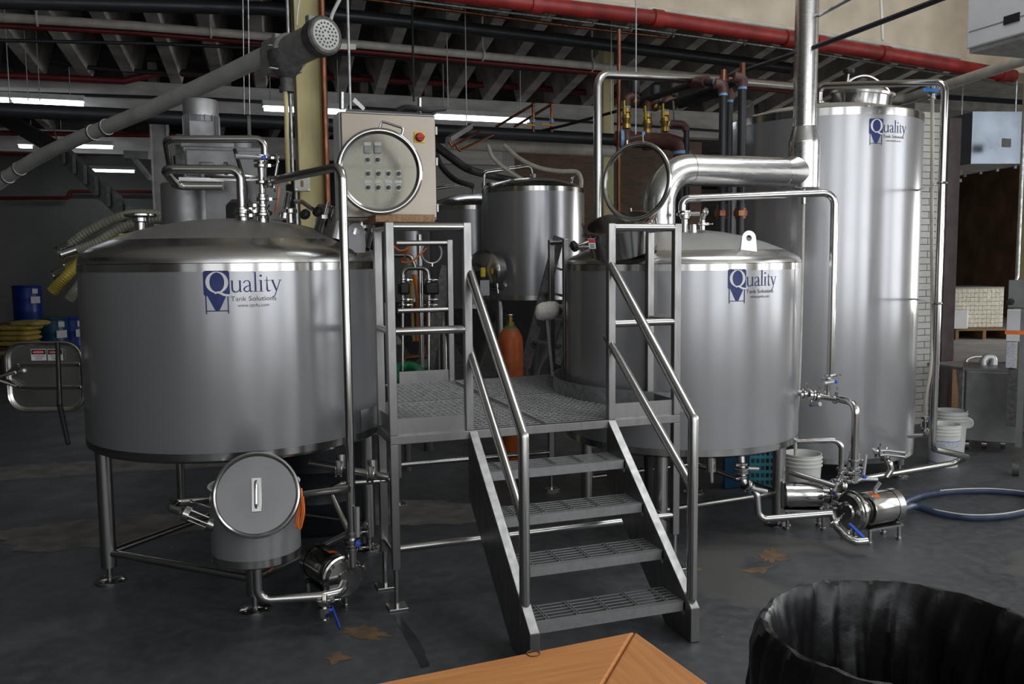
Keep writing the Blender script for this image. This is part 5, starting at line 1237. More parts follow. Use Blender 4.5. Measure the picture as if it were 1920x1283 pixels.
for k in range(8): ob('upright', G().cyl(cb.lerp(ce, k/7), cb.lerp(ce, k/7)+V((0, 0, .38)), .010, 6), 'teal', CR)
ob('back_panel', G().bar((cb+ce)/2+V((0, .3, .0)), (cb+ce)/2+V((0, .3, .38)), .35, .02, V((0, 1, 0))), 'drum_teal', CR, smooth=0)
ob('drain_hose', G().tube([A(1190, 785, D=5.7), A(1200, 815, D=5.7), A(1214, 850, D=5.7), A(1217, 900, D=5.7), A(1214, 935, D=5.75)], .03, smooth=True, n=10), 'rubber', None, 'black drain hose hanging under the platform beside the kettle leg', 'hose')
# ---- gas cylinder and brush
def gas():
    D = 7.7; b = A(957, 640, D=D); t = thing('gas_cylinder', 'orange gas cylinder with a green shoulder band behind the platform', 'cylinder', (b.x, b.y, 0)); o = (b.x, b.y, 0); r = .112
    zs = A(957, 637, D=D).z; zt = A(957, 612, D=D).z
    ob('body', G().lathe([(0, .005), (r*.9, .005), (r, .03), (r, zs-.02), (r*.93, zs+.03), (r*.6, zt-.02), (r*.34, zt), (r*.3, zt+.02)], o, n=40), 'cylinder_orange', t)
    ob('neck_band', G().lathe([(r*.66, zt-.03), (r*.38, zt+.004), (r*.3, zt+.004)], o, n=32), 'green', t)
    ob('neck', G().lathe([(r*.32, zt), (r*.32, zt+.035), (.02, zt+.04), (.02, zt+.09), (0, zt+.09)], o, n=20), 'brass', t)
    ob('valve_wheel', G().torus((b.x, b.y, zt+.10), (0, 0, 1), .028, .007, 18, 6).cyl((b.x, b.y, zt+.06), (b.x, b.y, zt+.105), .008, 8), 'polish', t)
    ob('label', G().lathe([(r*1.005, zs-.045), (r*.985, zs+.005)], o, n=12, a0=0, a1=1.9, hint=V((-1, .25, 0))), 'paper', t)
    ob('label_mark', G().lathe([(r*1.012, zs-.04), (r*.992, zs)], o, n=6, a0=.85, a1=1.2, hint=V((-1, .25, 0))), 'yellow', t)
gas()
def brush():
    D = 6.55; a, b = A(1026, 600, D=D), A(1036, 704, Z=.905); t = thing('scrub_brush', 'white round-headed scrub brush on a long handle leaning on the platform', 'brush', b)
    ob('handle', G().tube([b, a.lerp(b, .5), A(1025, 588, D=D)], .0125, b=.1, n=12), 'brush_handle', t)
    c = A(1026, 583, D=D); g = G(); n, m = 40, 20; rnd = random.Random(5); ax = (RT*1+V((0, 0, .14))).normalized(); up = V((0, 0, 1)); dp = ax.cross(up)
    vs = []
    for j in range(m+1):
        f = -1+2*j/m; rr = .068*(1-abs(f)**4)**.5 if abs(f) < 1 else .0
        for k in range(n):
            q = 2*PI*k/n; s = 1+rnd.uniform(-.05, .05)
            vs.append(c+ax*(f*.095)+(up*math.cos(q)+dp*math.sin(q))*rr*s)
    g.add(vs, [(j*n+k, j*n+(k+1) % n, (j+1)*n+(k+1) % n, (j+1)*n+k) for j in range(m) for k in range(n)])
    ob('bristles', g, 'bristle', t, smooth=180)
brush()
# dark struts of the ladder stand behind
LS = thing('ladder_stand', 'dark steel ladder stand between fermenters and platform', 'ladder', A(985, 700, D=8.6))
for a, b in (((1048, 445), (984, 690)), ((1100, 470), (1036, 700))): ob('stringer', G().bar(A(*a, D=8.4), A(*b, D=8.2), .03, .10, V((1, 0, 0))), 'darkcast', LS, smooth=0)
for k in range(5): ob('step', G().bar(A(1000+k*13, 640-k*46, D=8.25), A(1052+k*13, 648-k*44, D=8.25), .16, .02, V((0, 0, 1))), 'darkcast', LS, smooth=0)
for q in (A(984, 690, D=8.2), A(1036, 700, D=8.2)): ob('leg', G().cyl((q.x, q.y, .0), q, .03, 10), 'darkcast', LS)
LS2 = thing('stand_strut', 'dark slanting strut seen between the left guard rails', 'strut', A(800, 690, D=8.3))
ob('bar', G().bar(A(838, 500, D=8.3), A(800, 690, D=8.2), .04, .12, V((1, 0, 0))), 'darkcast', LS2, smooth=0); q = A(800, 690, D=8.2); ob('leg', G().cyl((q.x, q.y, 0), q, .04, 10), 'darkcast', LS2)
# ================================================================ overhead black header with copper stubs, hoses and the pipe tree at the right
def xrun(name, label, cat, pts, Y, r, m, n=12, smooth=False, hang=()):
    P = [A(x, y, Y=Y) for x, y in pts]
    if not hang: return ob(name, G().tube(P, r, b=r*2, n=n, smooth=smooth), m, None, label, cat)
    t = thing(name, label, cat, P[0]); ob('tube', G().tube(P, r, b=r*2, n=n, smooth=smooth), m, t)
    for px, py in hang:
        p = A(px, py, Y=Y); ob('hanger', G().tube([p+V((0, .0, -r*1.3)), p+V((.0, -r*1.4, -r*.6)), p+V((0, -r*1.3, r*.8)), p+V((0, 0, r*2.5)), p+V((0, 0, r*2.5+.35))], .010, b=.03, n=6), 'offwhite', t)
    return t
xrun('header_pipe', 'thick black header pipe running across the hall behind the column', 'pipe', [(-60, 203), (0, 206), (560, 232), (1040, 256), (1152, 262)], 5.0, .068, 'blackpipe', 18)
xrun('insulated_pipe', 'pale grey insulated pipe below the black header', 'pipe', [(838, 268), (1150, 283)], 5.5, .075, 'whitepipe', 16)
for px, nm in ((1000, 'left'), (1034, 'right')):
    t = thing('copper_stub', '%s of the two upright copper stubs with orange levers on the black header' % nm, 'pipe', A(px, 246, Y=4.95))
    ob('riser', G().cyl(A(px, 248, Y=4.95), A(px, 193, Y=4.95), .018, 12), 'copper', t); ob('elbow', G().sphere(A(px, 196, Y=4.95), .026, 12, 6), 'copper', t)
    ob('branch', G().cyl(A(px, 196, Y=4.95), A(px-70, 238, Y=5.3), .015, 10), 'copper', t); ob('tape', G().cyl(A(px, 230, Y=4.95), A(px, 224, Y=4.95), .024, 12), 'bluetape', t)
    ob('lever', G().bar(A(px-18, 234, Y=4.85), A(px+3, 235, Y=4.85), .022, .014, V((0, 0, 1))), 'orange_valve', t, bevel=.003)
ob('white_hose', G().tube([A(914, 272, D=9.7), A(925, 297, D=9.7), A(950, 318, D=9.8), A(985, 340, D=9.9), A(1000, 348, D=10)], .022, smooth=True, n=10), 'hose_white', None, 'left of two white hoses drooping from the header to the fermenter', 'hose')
ob('white_hose', G().tube([A(945, 272, D=9.7), A(975, 298, D=9.7), A(1012, 315, D=9.7), A(1050, 321, D=9.7), A(1080, 322, D=9.7), A(1089, 335, D=9.7), A(1089, 352, D=9.7)], .025, smooth=True, n=10), 'hose_white', None, 'right white hose sagging from the header over the fermenter dome', 'hose')
ob('black_hose', G().tube([A(815, 272, D=9.4), A(845, 295, D=9.5), A(880, 318, D=9.8), A(930, 332, D=10.6), A(960, 338, D=11)], .045, smooth=True, n=10), 'rubber', None, 'black hose sloping down right of the control cabinet', 'hose')
ob('black_hose', G().tube([A(815, 285, D=9.4), A(830, 315, D=9.5), A(855, 338, D=9.8), A(885, 348, D=10.4)], .032, smooth=True, n=10), 'rubber', None, 'lower black hose curving down right of the control cabinet', 'hose')
RK = thing('strut_bracket', 'angled strut channel bracket hanging under the black header', 'bracket', A(860, 280, D=8.6))
ob('channel', G().bar(A(841, 262, D=8.3), A(882, 236, D=8.9), .05, .05, V((0, 0, 1))), 'galv', RK, smooth=0)
for k, (a, b) in enumerate((((848, 275), (900, 246)), ((862, 283), (925, 252)))): ob('bent_pipe', G().tube([A(a[0]-6, a[1]-10, D=8.3), A(*a, D=8.3), A(*b, D=9.2)], .014, b=.02, n=8), 'copper', RK)
for px, y0, y1, D, lb in ((875, -10, 236, 8.6, 'thin steel rod holding the strut bracket'), (840, 30, 200, 8.9, 'thin hanger rod left of the strut bracket'), (1192, 38, 252, 7.0, 'thin steel rod above the kettle hatch lid'), (1146, 60, 250, 8.9, 'thin hanger rod beside the copper riser'), (20, -10, 214, 9.2, 'leftmost hanger rod at the upper left'), (53, -10, 190, 10.5, 'second hanger rod from the left edge'), (75, 40, 190, 10.6, 'third hanger rod from the left edge'), (776, 20, 190, 8.2, 'dark hanging strap above the control cabinet')):
    a, b = vert(px, y0, y1, D); a.z = max(a.z, 5.0); ob('hanger_rod', G().cyl(b, a, .006 if 'strap' not in lb else .011, 8), 'galv' if 'strap' not in lb else 'black', None, lb, 'rod')
a, b = vert(1160, 55, 430, 7.6); ob('copper_riser', G().cyl(b-V((0, 0, .8)), a, .017, 14), 'copper', None, 'upright copper pipe seen through the kettle hatch glass', 'pipe')
a, b = vert(1121, 139, 436, 6.35); pipe('steam_pipe', 'tall steel pipe rising left of the kettle hatch and turning right overhead', 'pipe', [b-V((0, 0, .1)), a, A(1300, 148, D=6.9), A(1490, 163, D=7.6)], .031, 'steel', b=.10)
def tree():
    t = thing('pipe_tree', 'black pipes with brass valves and maroon fittings hanging above the kettle', 'pipes', A(1370, 440, D=6.7))
    def P(m, pts, r, b=None): return ob('pipe', G().tube(pts, r, b=b if b else r*1.5, n=14), m, t)
    for x0, D, yt in ((1353, 6.6, 172), (1364, 6.9, 185), (1388, 6.55, 160)):
        a, b = vert(x0, yt, 436, D); P('blackpipe', [b-V((0, 0, .5)), a], .030)
        ob('tape_band', G().cyl(a-V((0, 0, .03)), a-V((0, 0, .01)), .033, 14), 'bluetape', t)
        ob('elbow_fitting', G().tube([a-V((0, 0, .01)), a+V((0, 0, .05)), a+V((-.06, .02, .06))], .040, b=.03, n=14), 'maroon', t)
        ob('copper_end', G().cyl(a+V((0, 0, .04)), a+V((0, 0, .16)), .021, 14), 'copper', t)
        if x0 != 1364:
            u = A(x0, 400, D=D); ob('union', G().cyl(u-V((0, 0, .04)), u+V((0, 0, .04)), .042, 8).cyl(u-V((0, 0, .02)), u+V((0, 0, .02)), .052, 8), 'copper', t)
            ob('tape_band', G().cyl(u+V((0, 0, .045)), u+V((0, 0, .065)), .034, 14), 'bluetape', t)
    P('blackpipe', [A(1200, 192, D=7.6), A(1305, 155, D=6.9)], .026); ob('union', G().tube([A(1302, 155, D=6.9), A(1325, 153, D=6.75)], .045, n=14), 'maroon', t); P('blackpipe', [A(1325, 154, D=6.75), A(1350, 157, D=6.62)], .030)
    P('blackpipe', [A(1245, 200, D=7.5), A(1350, 163, D=6.9), A(1385, 152, D=6.6)], .034); P('blackpipe', [A(1275, 198, D=7.6), A(1362, 172, D=6.95)], .028)
    ob('tape_band', G().cyl(A(1343, 155, D=6.66), A(1347, 156.5, D=6.63), .034, 14), 'bluetape', t)
    # valves with yellow levers
    for px, py in ((1175, 222), (1214, 232), (1247, 228)):
        D = 7.5; b = A(px, py, D=D)
        ob('valve_body', G().lathe([(.022, -.09), (.038, -.085), (.038, -.05), (.030, -.04), (.045, 0), (.030, .04), (.038, .05), (.038, .085), (.022, .09)], b, n=18), 'brass', t)
        for dz in (-.11, .10): ob('tape_band', G().cyl(b+V((0, 0, dz-.012)), b+V((0, 0, dz+.012)), .034, 14), 'bluetape', t)
        ob('fitting', G().tube([b+V((0, 0, .10)), b+V((0, 0, .17)), b+V((.06, 0, .19))], .036, b=.03, n=14), 'maroon', t)
        ob('lever', G().bar(b+V((-.045, -.05, .02)), b+V((-.05, -.05, .14)), .024, .010, V((1, 0, 0))), 'yellow', t, bevel=.003)
        ob('solenoid', G().lathe([(0, .02), (.05, .02), (.06, .035), (.06, .05), (.045, .06), (.03, .07), (.045, .09), (.045, .19), (0, .20)], b+V((.10, .05, .14)), n=18), 'blackpipe', t)
        ob('solenoid_body', G().sphere(b+V((.10, .05, .17)), .055, 14, 8), 'brass', t)
        P('maroon', [b-V((0, 0, .10)), b-V((0, 0, .22))], .045)
    P('maroon', [A(1155, 260, D=7.6), A(1255, 266, D=7.4), A(1276, 272, D=7.35), A(1278, 295, D=7.35)], .068, .08)
    for px, py in ((1166, 260), (1205, 262), (1232, 264), (1262, 268)): ob('tape_band', G().cyl(A(px-3, py, D=7.5), A(px+3, py, D=7.5), .072, 18), 'bluetape', t)
    P('blackpipe', [A(1278, 295, D=7.35), A(1278, 420, D=7.35)], .055); ob('tape_band', G().cyl(A(1278, 285, D=7.35), A(1278, 291, D=7.35), .072, 18), 'bluetape', t)
    P('maroon', [A(1258, 232, D=7.3), A(1280, 233, D=7.3), A(1286, 240, D=7.3), A(1286, 246, D=7.3)], .03, .04); P('blackpipe', [A(1287, 244, D=7.3), A(1287, 420, D=7.3)], .024)
    P('galv', [A(1262, 190, D=7.0), A(1264, 225, D=7.1)], .007)
    return t
tree()

b = A(600, 985, Z=0); BB = thing('black_barrel', 'black plastic barrel on the floor in the dark behind the mash tun legs', 'barrel', b); r, h = .30, .62
ob('barrel', G().lathe([(0, .002), (r*.92, .002), (r, .04), (r, h*.33), (r*1.02, h*.36), (r, h*.39), (r, h*.66), (r*1.02, h*.69), (r, h*.72), (r, h*.95), (r*.95, h), (r*.9, h-.02), (0, h-.02)], b, n=40), 'barrel_black', BB)
ob('top_ring', G().torus(b+V((0, 0, h-.02)), (0, 0, 1), r*.98, .015, 36, 6), 'barrel_black', BB)
# ================================================================ services under the ceiling
xrun('white_pipe', 'long white pipe hung in front of the joists across the ceiling', 'pipe', [(-40, 30), (250, 48), (640, 80), (1050, 118), (1480, 160)], 5.0, .042, 'whitepipe', 14, hang=((70, 37), (395, 60), (905, 104), (1110, 125)))
xrun('red_line', 'thin dark red pipe just under the long white ceiling pipe', 'pipe', [(-40, 46), (250, 61), (640, 93), (1050, 130), (1480, 172)], 5.15, .028, 'darkred')
xrun('black_conduit', 'thin black conduit below the white ceiling pipe', 'conduit', [(-40, 75), (300, 82), (560, 94), (960, 128), (1110, 138)], 5.4, .018, 'blackpipe')
xrun('sprinkler_main', 'red sprinkler pipe along the far girder with a step in it', 'pipe', [(-40, 139), (232, 152), (300, 136), (560, 142), (980, 163), (1180, 181)], 8.8, .048, 'darkred', 12)
xrun('cable_run', 'black cable sagging in front of the far girder', 'cable', [(95, 113), (160, 126), (260, 134), (420, 140)], 8.7, .03, 'rubber', 8)
xrun('girder_conduit', 'thin black conduit along the face of the far girder', 'conduit', [(-40, 172), (400, 186), (640, 200), (1000, 222), (1380, 248)], 8.9, .022, 'blackpipe', 8)
xrun('duct_bundle', 'thick dark pipe crossing high below the joists', 'pipe', [(-40, 2), (500, 16), (760, 40), (1060, 75), (1480, 128)], 4.3, .062, 'blackpipe', 14)
xrun('copper_run', 'thin copper pipe high on the ceiling at the top centre', 'pipe', [(640, -8), (820, 16), (1060, 48), (1250, 70)], 4.0, .016, 'copper', 10)
xrun('grey_conduit', 'thin grey conduit beside the high copper pipe', 'conduit', [(700, -8), (860, 12), (1060, 36), (1480, 92), (1900, 160)], 3.7, .013, 'galv', 8, hang=((1028, 32), (1112, 44), (1183, 55), (1262, 66), (1395, 82)))
RP = thing('red_main', 'fat bright red sprinkler main below the cream beam', 'pipe', A(1475, 72, Y=2.85))
ob('tube', G().tube([A(x, y, Y=2.85) for x, y in ((800, -16), (1005, 8), (1230, 34), (1475, 72), (1690, 106), (1900, 143))], .066, b=.3, n=22), 'red_pipe', RP)
for px, py in ((1005, 8), (1232, 35), (1478, 73), (1535, 82), (1657, 101), (1880, 139)): ob('coupling', G().lathe([(.066, -.05), (.080, -.045), (.080, .045), (.066, .05)], A(px, py, Y=2.85), (1, 0, -.05), 22), 'red_pipe', RP)
ob('beam_conduit', G().tube([A(x, y, Y=2.95) for x, y in ((1000, -8), (1230, 18), (1470, 52), (1800, 108))], .022, b=.2, n=10), 'offwhite', None, 'pale conduit along the lower edge of the cream beam', 'conduit')
ob('black_brace', G().tube([A(1330, 155, D=7.2), A(1490, 101, D=6.2), A(1540, 84, D=5.9), A(1790, -12, D=5.0), A(2000, -95, D=4.4)], .017, b=.2, n=10), 'blackpipe', None, 'black pipe slanting up to the right behind the vent stack', 'pipe')
ob('thin_brace', G().cyl(A(1534, 30, D=6.0), A(1605, -8, D=5.6), .012, 8), 'galv', None, 'thin grey conduit slanting up beside the vent stack', 'conduit')
ob('drop_rod', G().cyl(A(1651, -8, D=6.5), A(1655, 76, D=6.5), .010, 8), 'offwhite', None, 'thin pale rod hanging in front of the cream beam', 'rod')
ob('waste_pipe', G().tube([A(1640, 186, D=9.5), A(1700, 185, D=9.3), A(1790, 155, D=8.6), A(1990, 90, D=7.4)], .05, b=.1, n=14), 'whitepipe', None, 'pale waste pipe slanting above the right end of the tall tank', 'pipe')
xrun('far_red_line', 'dark red pipe in the far bay above the grain hoses', 'pipe', [(-40, 249), (190, 252), (330, 254)], 13.2, .045, 'darkred', 10)
xrun('far_red_line', 'red pipe below the far strip light on the left', 'pipe', [(-40, 286), (60, 288), (235, 288)], 15.5, .055, 'darkred', 10)
xrun('far_red_line', 'dark red pipe stepping along the top of the back wall', 'pipe', [(-40, 372), (128, 371), (131, 359), (285, 360)], 18.7, .04, 'darkred', 10)
ob('cable_tray', G().tube([A(1170, 205, D=9), A(1060, 235, D=9.6), A(960, 258, D=10.4)], .016, b=.1, n=8), 'blackpipe', None, 'thin black conduit slanting down to the black header', 'conduit')
# ---- fluorescent strip lights
def strip(label, px, py, D, L, n=1):
    c = A(px, py, D=D); t = thing('strip_light', label, 'light', c, 'fluorescent strip lights')
    ob('housing', G().box(c.x-L/2, c.x+L/2, c.y-.10, c.y+.10, c.z+.045, c.z+.12), 'fixture_white', t, bevel=.01, smooth=0)
    for k in range(n):
        l = L/n; x0 = c.x-L/2+k*l
        for dy in (-.05, .05): ob('tube', G().cyl((x0+.03, c.y+dy, c.z+.015), (x0+l-.03, c.y+dy, c.z+.015), .019, 10), 'tube_light', t)
    for x in (c.x-L*.4, c.x+L*.4): ob('hanger', G().cyl((x, c.y, c.z+.12), (x, c.y, 4.62 if c.y > 9 else 4.95), .006, 6), 'galv', t)
strip('long lit strip light at the upper left edge of the hall', 20, 192, 11.3, 1.75, 2)
strip('lit strip light behind the grain auger tube on the left', 160, 277, 15.8, .95)
strip('lit strip light lowest on the left above the back wall', 195, 322, 19.6, 1.3)
strip('lit strip light partly hidden by the cream column', 572, 210, 11.6, 1.1)
strip('long lit strip light above the fermenters', 905, 226, 12.2, 1.4)
strip('small lit strip light at far left below the auger', 48, 277, 15.2, .25)
# ---- white wall unit at the top right, ventilation duct, right cream column
def unit():
    D = 5.6; a, b = A(1812, 60, D=D), A(1960, -40, D=D); t = thing('wall_unit', 'white cabinet hanging at the top right corner', 'cabinet', a)
    x0 = a.x; z0 = A(1812, 92, D=D).z; y = a.y
    ob('case', G().box(x0, x0+1.1, y-1.3, y+.0, z0, z0+1.0), 'box_white', t, bevel=.01, smooth=0)
    q = A(1897, 35, X=x0-.002); ob('label_slot', G().cbox(q, .008, .11, .05), 'black', t, smooth=0)
    ob('seam', G().box(x0-.002, x0+.002, y-1.28, y-.02, z0+.10, z0+.106), 'cast', t, smooth=0)
    ob('bottom_tray', G().box(x0+.01, x0+1.1, y-1.28, y-.02, z0-.03, z0), 'cast', t, smooth=0)
    for x in (x0+.1, x0+.9): ob('hanger', G().cyl((x, y-.1, z0+1.0), (x, y-.1, 5.5), .012, 8), 'galv', t)
unit()
def air_duct():
    t = thing('air_duct', 'shiny galvanised rectangular air duct at the right under the ceiling', 'duct', A(1850, 320, D=10))
    n0, n1 = A(1778, 334, D=11.2), A(1935, 306, D=9.6); T0, T1_ = A(1778, 245, D=11.2), A(1935, 218, D=9.6)
    h0, h1 = T0.z-n0.z, T1_.z-n1.z; h = (h0+h1)/2; d = (n1-n0); d.z = 0; L = d.length; d.normalize(); s = V((-d.y, d.x, 0))
    s = s if s.y > 0 else -s; z = (n0.z+n1.z)/2; zt = z+h
    m = 5
    for k in range(m):
        a, b = n0+d*(L*k/m), n0+d*(L*(k+1)/m)
        P = [V((q.x, q.y, zz))+o for q in (a, b) for zz, o in ((z, V()), (z, s*.7), (zt, s*.7), (zt, V()))]
        mid = [((P[0]+P[7])/2)-s*.012]
        ob('section', G().add(P+mid, [(0, 1, 5, 4), (1, 2, 6, 5), (2, 3, 7, 6), (0, 4, 8), (4, 7, 8), (7, 3, 8), (3, 0, 8), (0, 3, 2, 1), (4, 5, 6, 7)]), 'galv_duct', t, smooth=0)
        ob('flange', G().bar(V((b.x, b.y, z-.02))-s*.02, V((b.x, b.y, zt+.02))-s*.02, .03, .03, s), 'galv_duct', t, smooth=0)
    ob('access_label', G().cbox(A(1882, 268, D=9.3)-s*.03, .12, .01, .09), 'cast', t, smooth=0)
    for f in (.15, .8):
        q = n0+d*L*f; ob('hanger', G().cyl(V((q.x, q.y, zt)), V((q.x, q.y, 4.6)), .01, 6), 'galv', t)
    ob('trapeze', G().bar(n0+d*.2-V((0, 0, .05))+s*-.05, n0+d*.2-V((0, 0, .05))+s*.75, .04, .04), 'galv', t, smooth=0)
air_duct()
c = A(1944, 400, D=8.6); struct('column_right', G().box(c.x-.02, c.x+.28, c.y-.02, c.y+.2, 0, 4.8), 'column_cream_shaded', 'cream painted column at the right edge', bevel=.006, smooth=0)
ob('edge_conduit', G().tube([vert(1908, 150, 520, 7.4)[0], vert(1908, 150, 520, 7.4)[1], A(1903, 530, D=7.4)], .012, b=.05, n=8), 'galv', None, 'thin conduit down the cream column at the right edge', 'conduit')
c = A(1138, 350, D=11.0); struct('column_middle', G().box(c.x-.07, c.x+.07, c.y-.05, c.y+.1, 0, 4.4), 'column_cream', 'slim cream column seen beside the kettle hatch glass', bevel=.004, smooth=0)
c = A(302, 320, D=13.3); struct('column_left', G().box(c.x-.13, c.x-.10, c.y-.1, c.y+.12, 0, 4.0).box(c.x+.10, c.x+.13, c.y-.1, c.y+.12, 0, 4.0).box(c.x-.12, c.x+.12, c.y-.02, c.y+.02, 0, 4.0), 'girder_white', 'white painted steel column on the left behind the mash tun drive', smooth=0)
BR = struct('trim_4', G().bar(A(240, 290, D=14), A(286, 292, D=13.6), .15, .12, V((0, 0, 1))).bar(A(250, 295, D=13.9), A(282, 335, D=13.7), .06, .06), 'girder_white', smooth=0)
# ---- back left: drums, sacks, conveyor
def drum(label, px, D, r, y0, y1, m):
    c = A(px, y1, D=D); z0, z1 = max(c.z, 0.), A(px, y0, D=D).z; t = thing('drum', label, 'drum', (c.x, c.y, z0), 'plastic drums at the back wall'); o = (c.x, c.y, 0); h = z1-z0
    ob('barrel', G().lathe([(0, z0), (r*.94, z0), (r, z0+h*.04), (r, z0+h*.3), (r*1.02, z0+h*.33), (r, z0+h*.36), (r, z0+h*.64), (r*1.02, z0+h*.67), (r, z0+h*.7), (r, z0+h*.95), (r*.95, z1), (0, z1-.01)], o, n=36), m, t)
    ob('top_ring', G().torus((c.x, c.y, z1-.03), (0, 0, 1), r, .016, 32, 6), m, t)
    d = (CAM-c); d.z = 0; d.normalize(); e = V((d.x*math.cos(.55)-d.y*math.sin(.55), d.x*math.sin(.55)+d.y*math.cos(.55), 0)); q = V(o)+e*(r+.006)
    for zz, w, hh in ((z0+h*.62, .2, .14), (z0+h*.85, .12, .10)): ob('label', G().cbox(q+V((0, 0, zz)), w, .01, hh, M.Rotation(math.atan2(e.x, -e.y), 3, 'Z')), 'label_print', t, smooth=0)
    return z0
z = drum('upright dark blue drum standing highest at the back wall', 54, 18.6, .275, 535, 606, 'drum_blue')
b = A(54, 606, D=18.6)
for k in range(3):
    zz = z*k/3; t = thing('pallet', ('bottom', 'middle', 'top')[k]+' pallet of the stack under the highest drum', 'pallet', (b.x, b.y, zz), 'pallets under the drum'); hh = z/3-.004
    for j in range(5): ob('deck_slat', G().box(b.x-.6, b.x+.6, b.y-.5+j*.22, b.y-.37+j*.22, zz+hh-.03, zz+hh), 'pallet', t, smooth=0)
    for j in range(3): ob('stringer', G().box(b.x-.6+j*.56, b.x-.52+j*.56, b.y-.5, b.y+.5, zz+.003, zz+hh-.03), 'pallet', t, smooth=0)
drum('teal drum with a white label between sacks and mash tun', 105, 16.6, .25, 595, 700, 'drum_teal')
drum('blue drum half hidden by the mash tun edge', 141, 17.0, .25, 594, 700, 'drum_blue')
def sack(label, x0, x1, y, D, th):
    a, b = A(x0, y, D=D), A(x1, y, D=D); c = (a+b)/2; L = (b-a).length; n, m = 20, 12; vs = []
    t = thing('grain_sack', label, 'sack', c-V((0, 0, th/2)), 'grain sacks stacked at the back'); ax = (b-a).normalized(); s = V((-ax.y, ax.x, 0))
    rnd = random.Random(int(x0*y))
    for j in range(m+1):
        f = -1+2*j/m; e = (1-abs(f)**6)
        for k in range(n):
            q = 2*PI*k/n; rr = 1+rnd.uniform(-.05, .05)
            vs.append(c+ax*f*L/2+s*.24*math.copysign(abs(math.cos(q))**.6, math.cos(q))*(.5+.5*e)+V((0, 0, th/2*math.copysign(abs(math.sin(q))**.7, math.sin(q))*(.12+.88*e)*rr)))
    ob('bag', G().add(vs, [(j*n+k, j*n+(k+1) % n, (j+1)*n+(k+1) % n, (j+1)*n+k) for j in range(m) for k in range(n)]+[tuple(range(n-1, -1, -1)), tuple(range(m*n, (m+1)*n))]), 'sack', t, smooth=60)
for lb, x0, x1, y in (('topmost yellow grain sack of the stack at the back left', 26, 88, 606), ('yellow grain sack second from the top of the back left stack', 2, 74, 614), ('yellow grain sack third from the top of the back left stack', 4, 70, 624), ('yellow grain sack fourth from the top of the back left stack', 4, 72, 633), ('lowest yellow grain sack of the back left stack', 2, 70, 643)): sack(lb, x0, x1, y, 14.2, .10)
bx = A(36, 652, D=14.2); ob('sack_table', G().cbox(bx+V((0, 0, -.05)), .8, .7, .06).cbox(bx+V((-.35, 0, -.08-bx.z/2+.0)), .06, .6, max(.05, bx.z-.09)).cbox(bx+V((.35, 0, -.08-bx.z/2)), .06, .6, max(.05, bx.z-.09)), 'pallet', None, 'low wooden stand under the grain sacks', 'stand', smooth=0)
CV = thing('conveyor', 'dark slanting conveyor trough on the left in front of the white column', 'conveyor', A(240, 400, D=13.4))
ob('trough', G().bar(A(112, 282, D=14.4), A(240, 402, D=12.9), .10, .26, V((0, 0, 1))), 'cast', CV, smooth=0)
for k in range(6):
    f = (k+.5)/6; ob('rib', G().cbox(A(112, 282, D=14.3).lerp(A(240, 402, D=12.8), f)+V((0, -.08, 0)), .05, .12, .30), 'darkcast', CV, smooth=0)
ob('upper_trough', G().bar(A(-20, 205, D=15), A(112, 282, D=14.4), .10, .24, V((0, 0, 1))), 'darkcast', CV, smooth=0)
ob('support', G().cyl(A(238, 404, D=12.9), V((A(238, 404, D=12.9).x, A(238, 404, D=12.9).y, 0)), .05, 10), 'darkcast', CV); ob('hanger', G().cyl(A(112, 278, D=14.4), A(92, 215, D=14.4), .012, 6), 'galv', CV)
# ---- right background: carts, boxes, wrapped pallets, leaning boards, lamp
def facing(px, D):
    """horizontal axes of a cabinet turned to face the photographer at column px"""
    d = A(px, 480, D=1)-CAM; d.z = 0; d.normalize(); return V((d.y, -d.x, 0)), d
def fbox(g, px0, px1, py0, py1, D, dep, x, d):
    a, b = A(px0, py1, D=D), A(px1, py1, D=D); z0, z1 = max(.002, a.z), A(px0, py0, D=D).z; w = (b-a).length
    return g.hexa([V((q.x, q.y, z)) for z in (z0, z1) for q in (a, a+x*w, a+x*w+d*dep, a+d*dep)])
def cart():
    D = 8.0; x, d = facing(1850, D); t = thing('wash_tank', 'grey steel wash tank on casters at the right edge', 'tank', A(1850, 850, D=D))
    ob('tank_body', fbox(G(), 1806, 1898, 694, 826, D, .5, x, d), 'steel_dark', t, bevel=.01, smooth=0)
    ob('top_rim', fbox(G(), 1804, 1900, 690, 695, D-.01, .52, x, d), 'steel_dark', t, bevel=.003, smooth=0)
    for px in (1862, 1874): ob('sight_tube', G().cyl(A(px, 705, D=D-.04), A(px, 805, D=D-.04), .010, 10), 'aluminium', t)
    for px, py in ((1862, 703), (1874, 703), (1884, 702), (1862, 808), (1874, 808)): ob('fitting', G().sphere(A(px, py, D=D-.04), .020, 10, 6), 'polish', t)
    ob('gauge', G().lathe([(0, .03), (.045, .03), (.052, .02), (.052, 0), (0, 0)], A(1814, 793, D=D-.05), -d, 24), 'paper', t)
    ob('hand_knob', G().lathe([(0, .05), (.04, .05), (.05, .03), (.05, .01), (.02, 0)], A(1828, 768, D=D-.02), -d, 16), 'black', t)
    ob('overflow_pipe', G().tube([A(1843, 694, D=D+.2), A(1843, 678, D=D+.2), A(1850, 670, D=D+.2), A(1862, 670, D=D+.2), A(1862, 692, D=D+.2)], .035, b=.04, n=14), 'aluminium', t)
    for px in (1812, 1845, 1880):
        q = A(px, 838, D=D+.08); q.z = 0; ob('caster', G().cyl(q-x*.02+V((0, 0, .055)), q+x*.02+V((0, 0, .055)), .052, 18).cyl(q+V((0, 0, .055)), q+V((0, 0, .16)), .015, 8), 'polish', t)
cart()
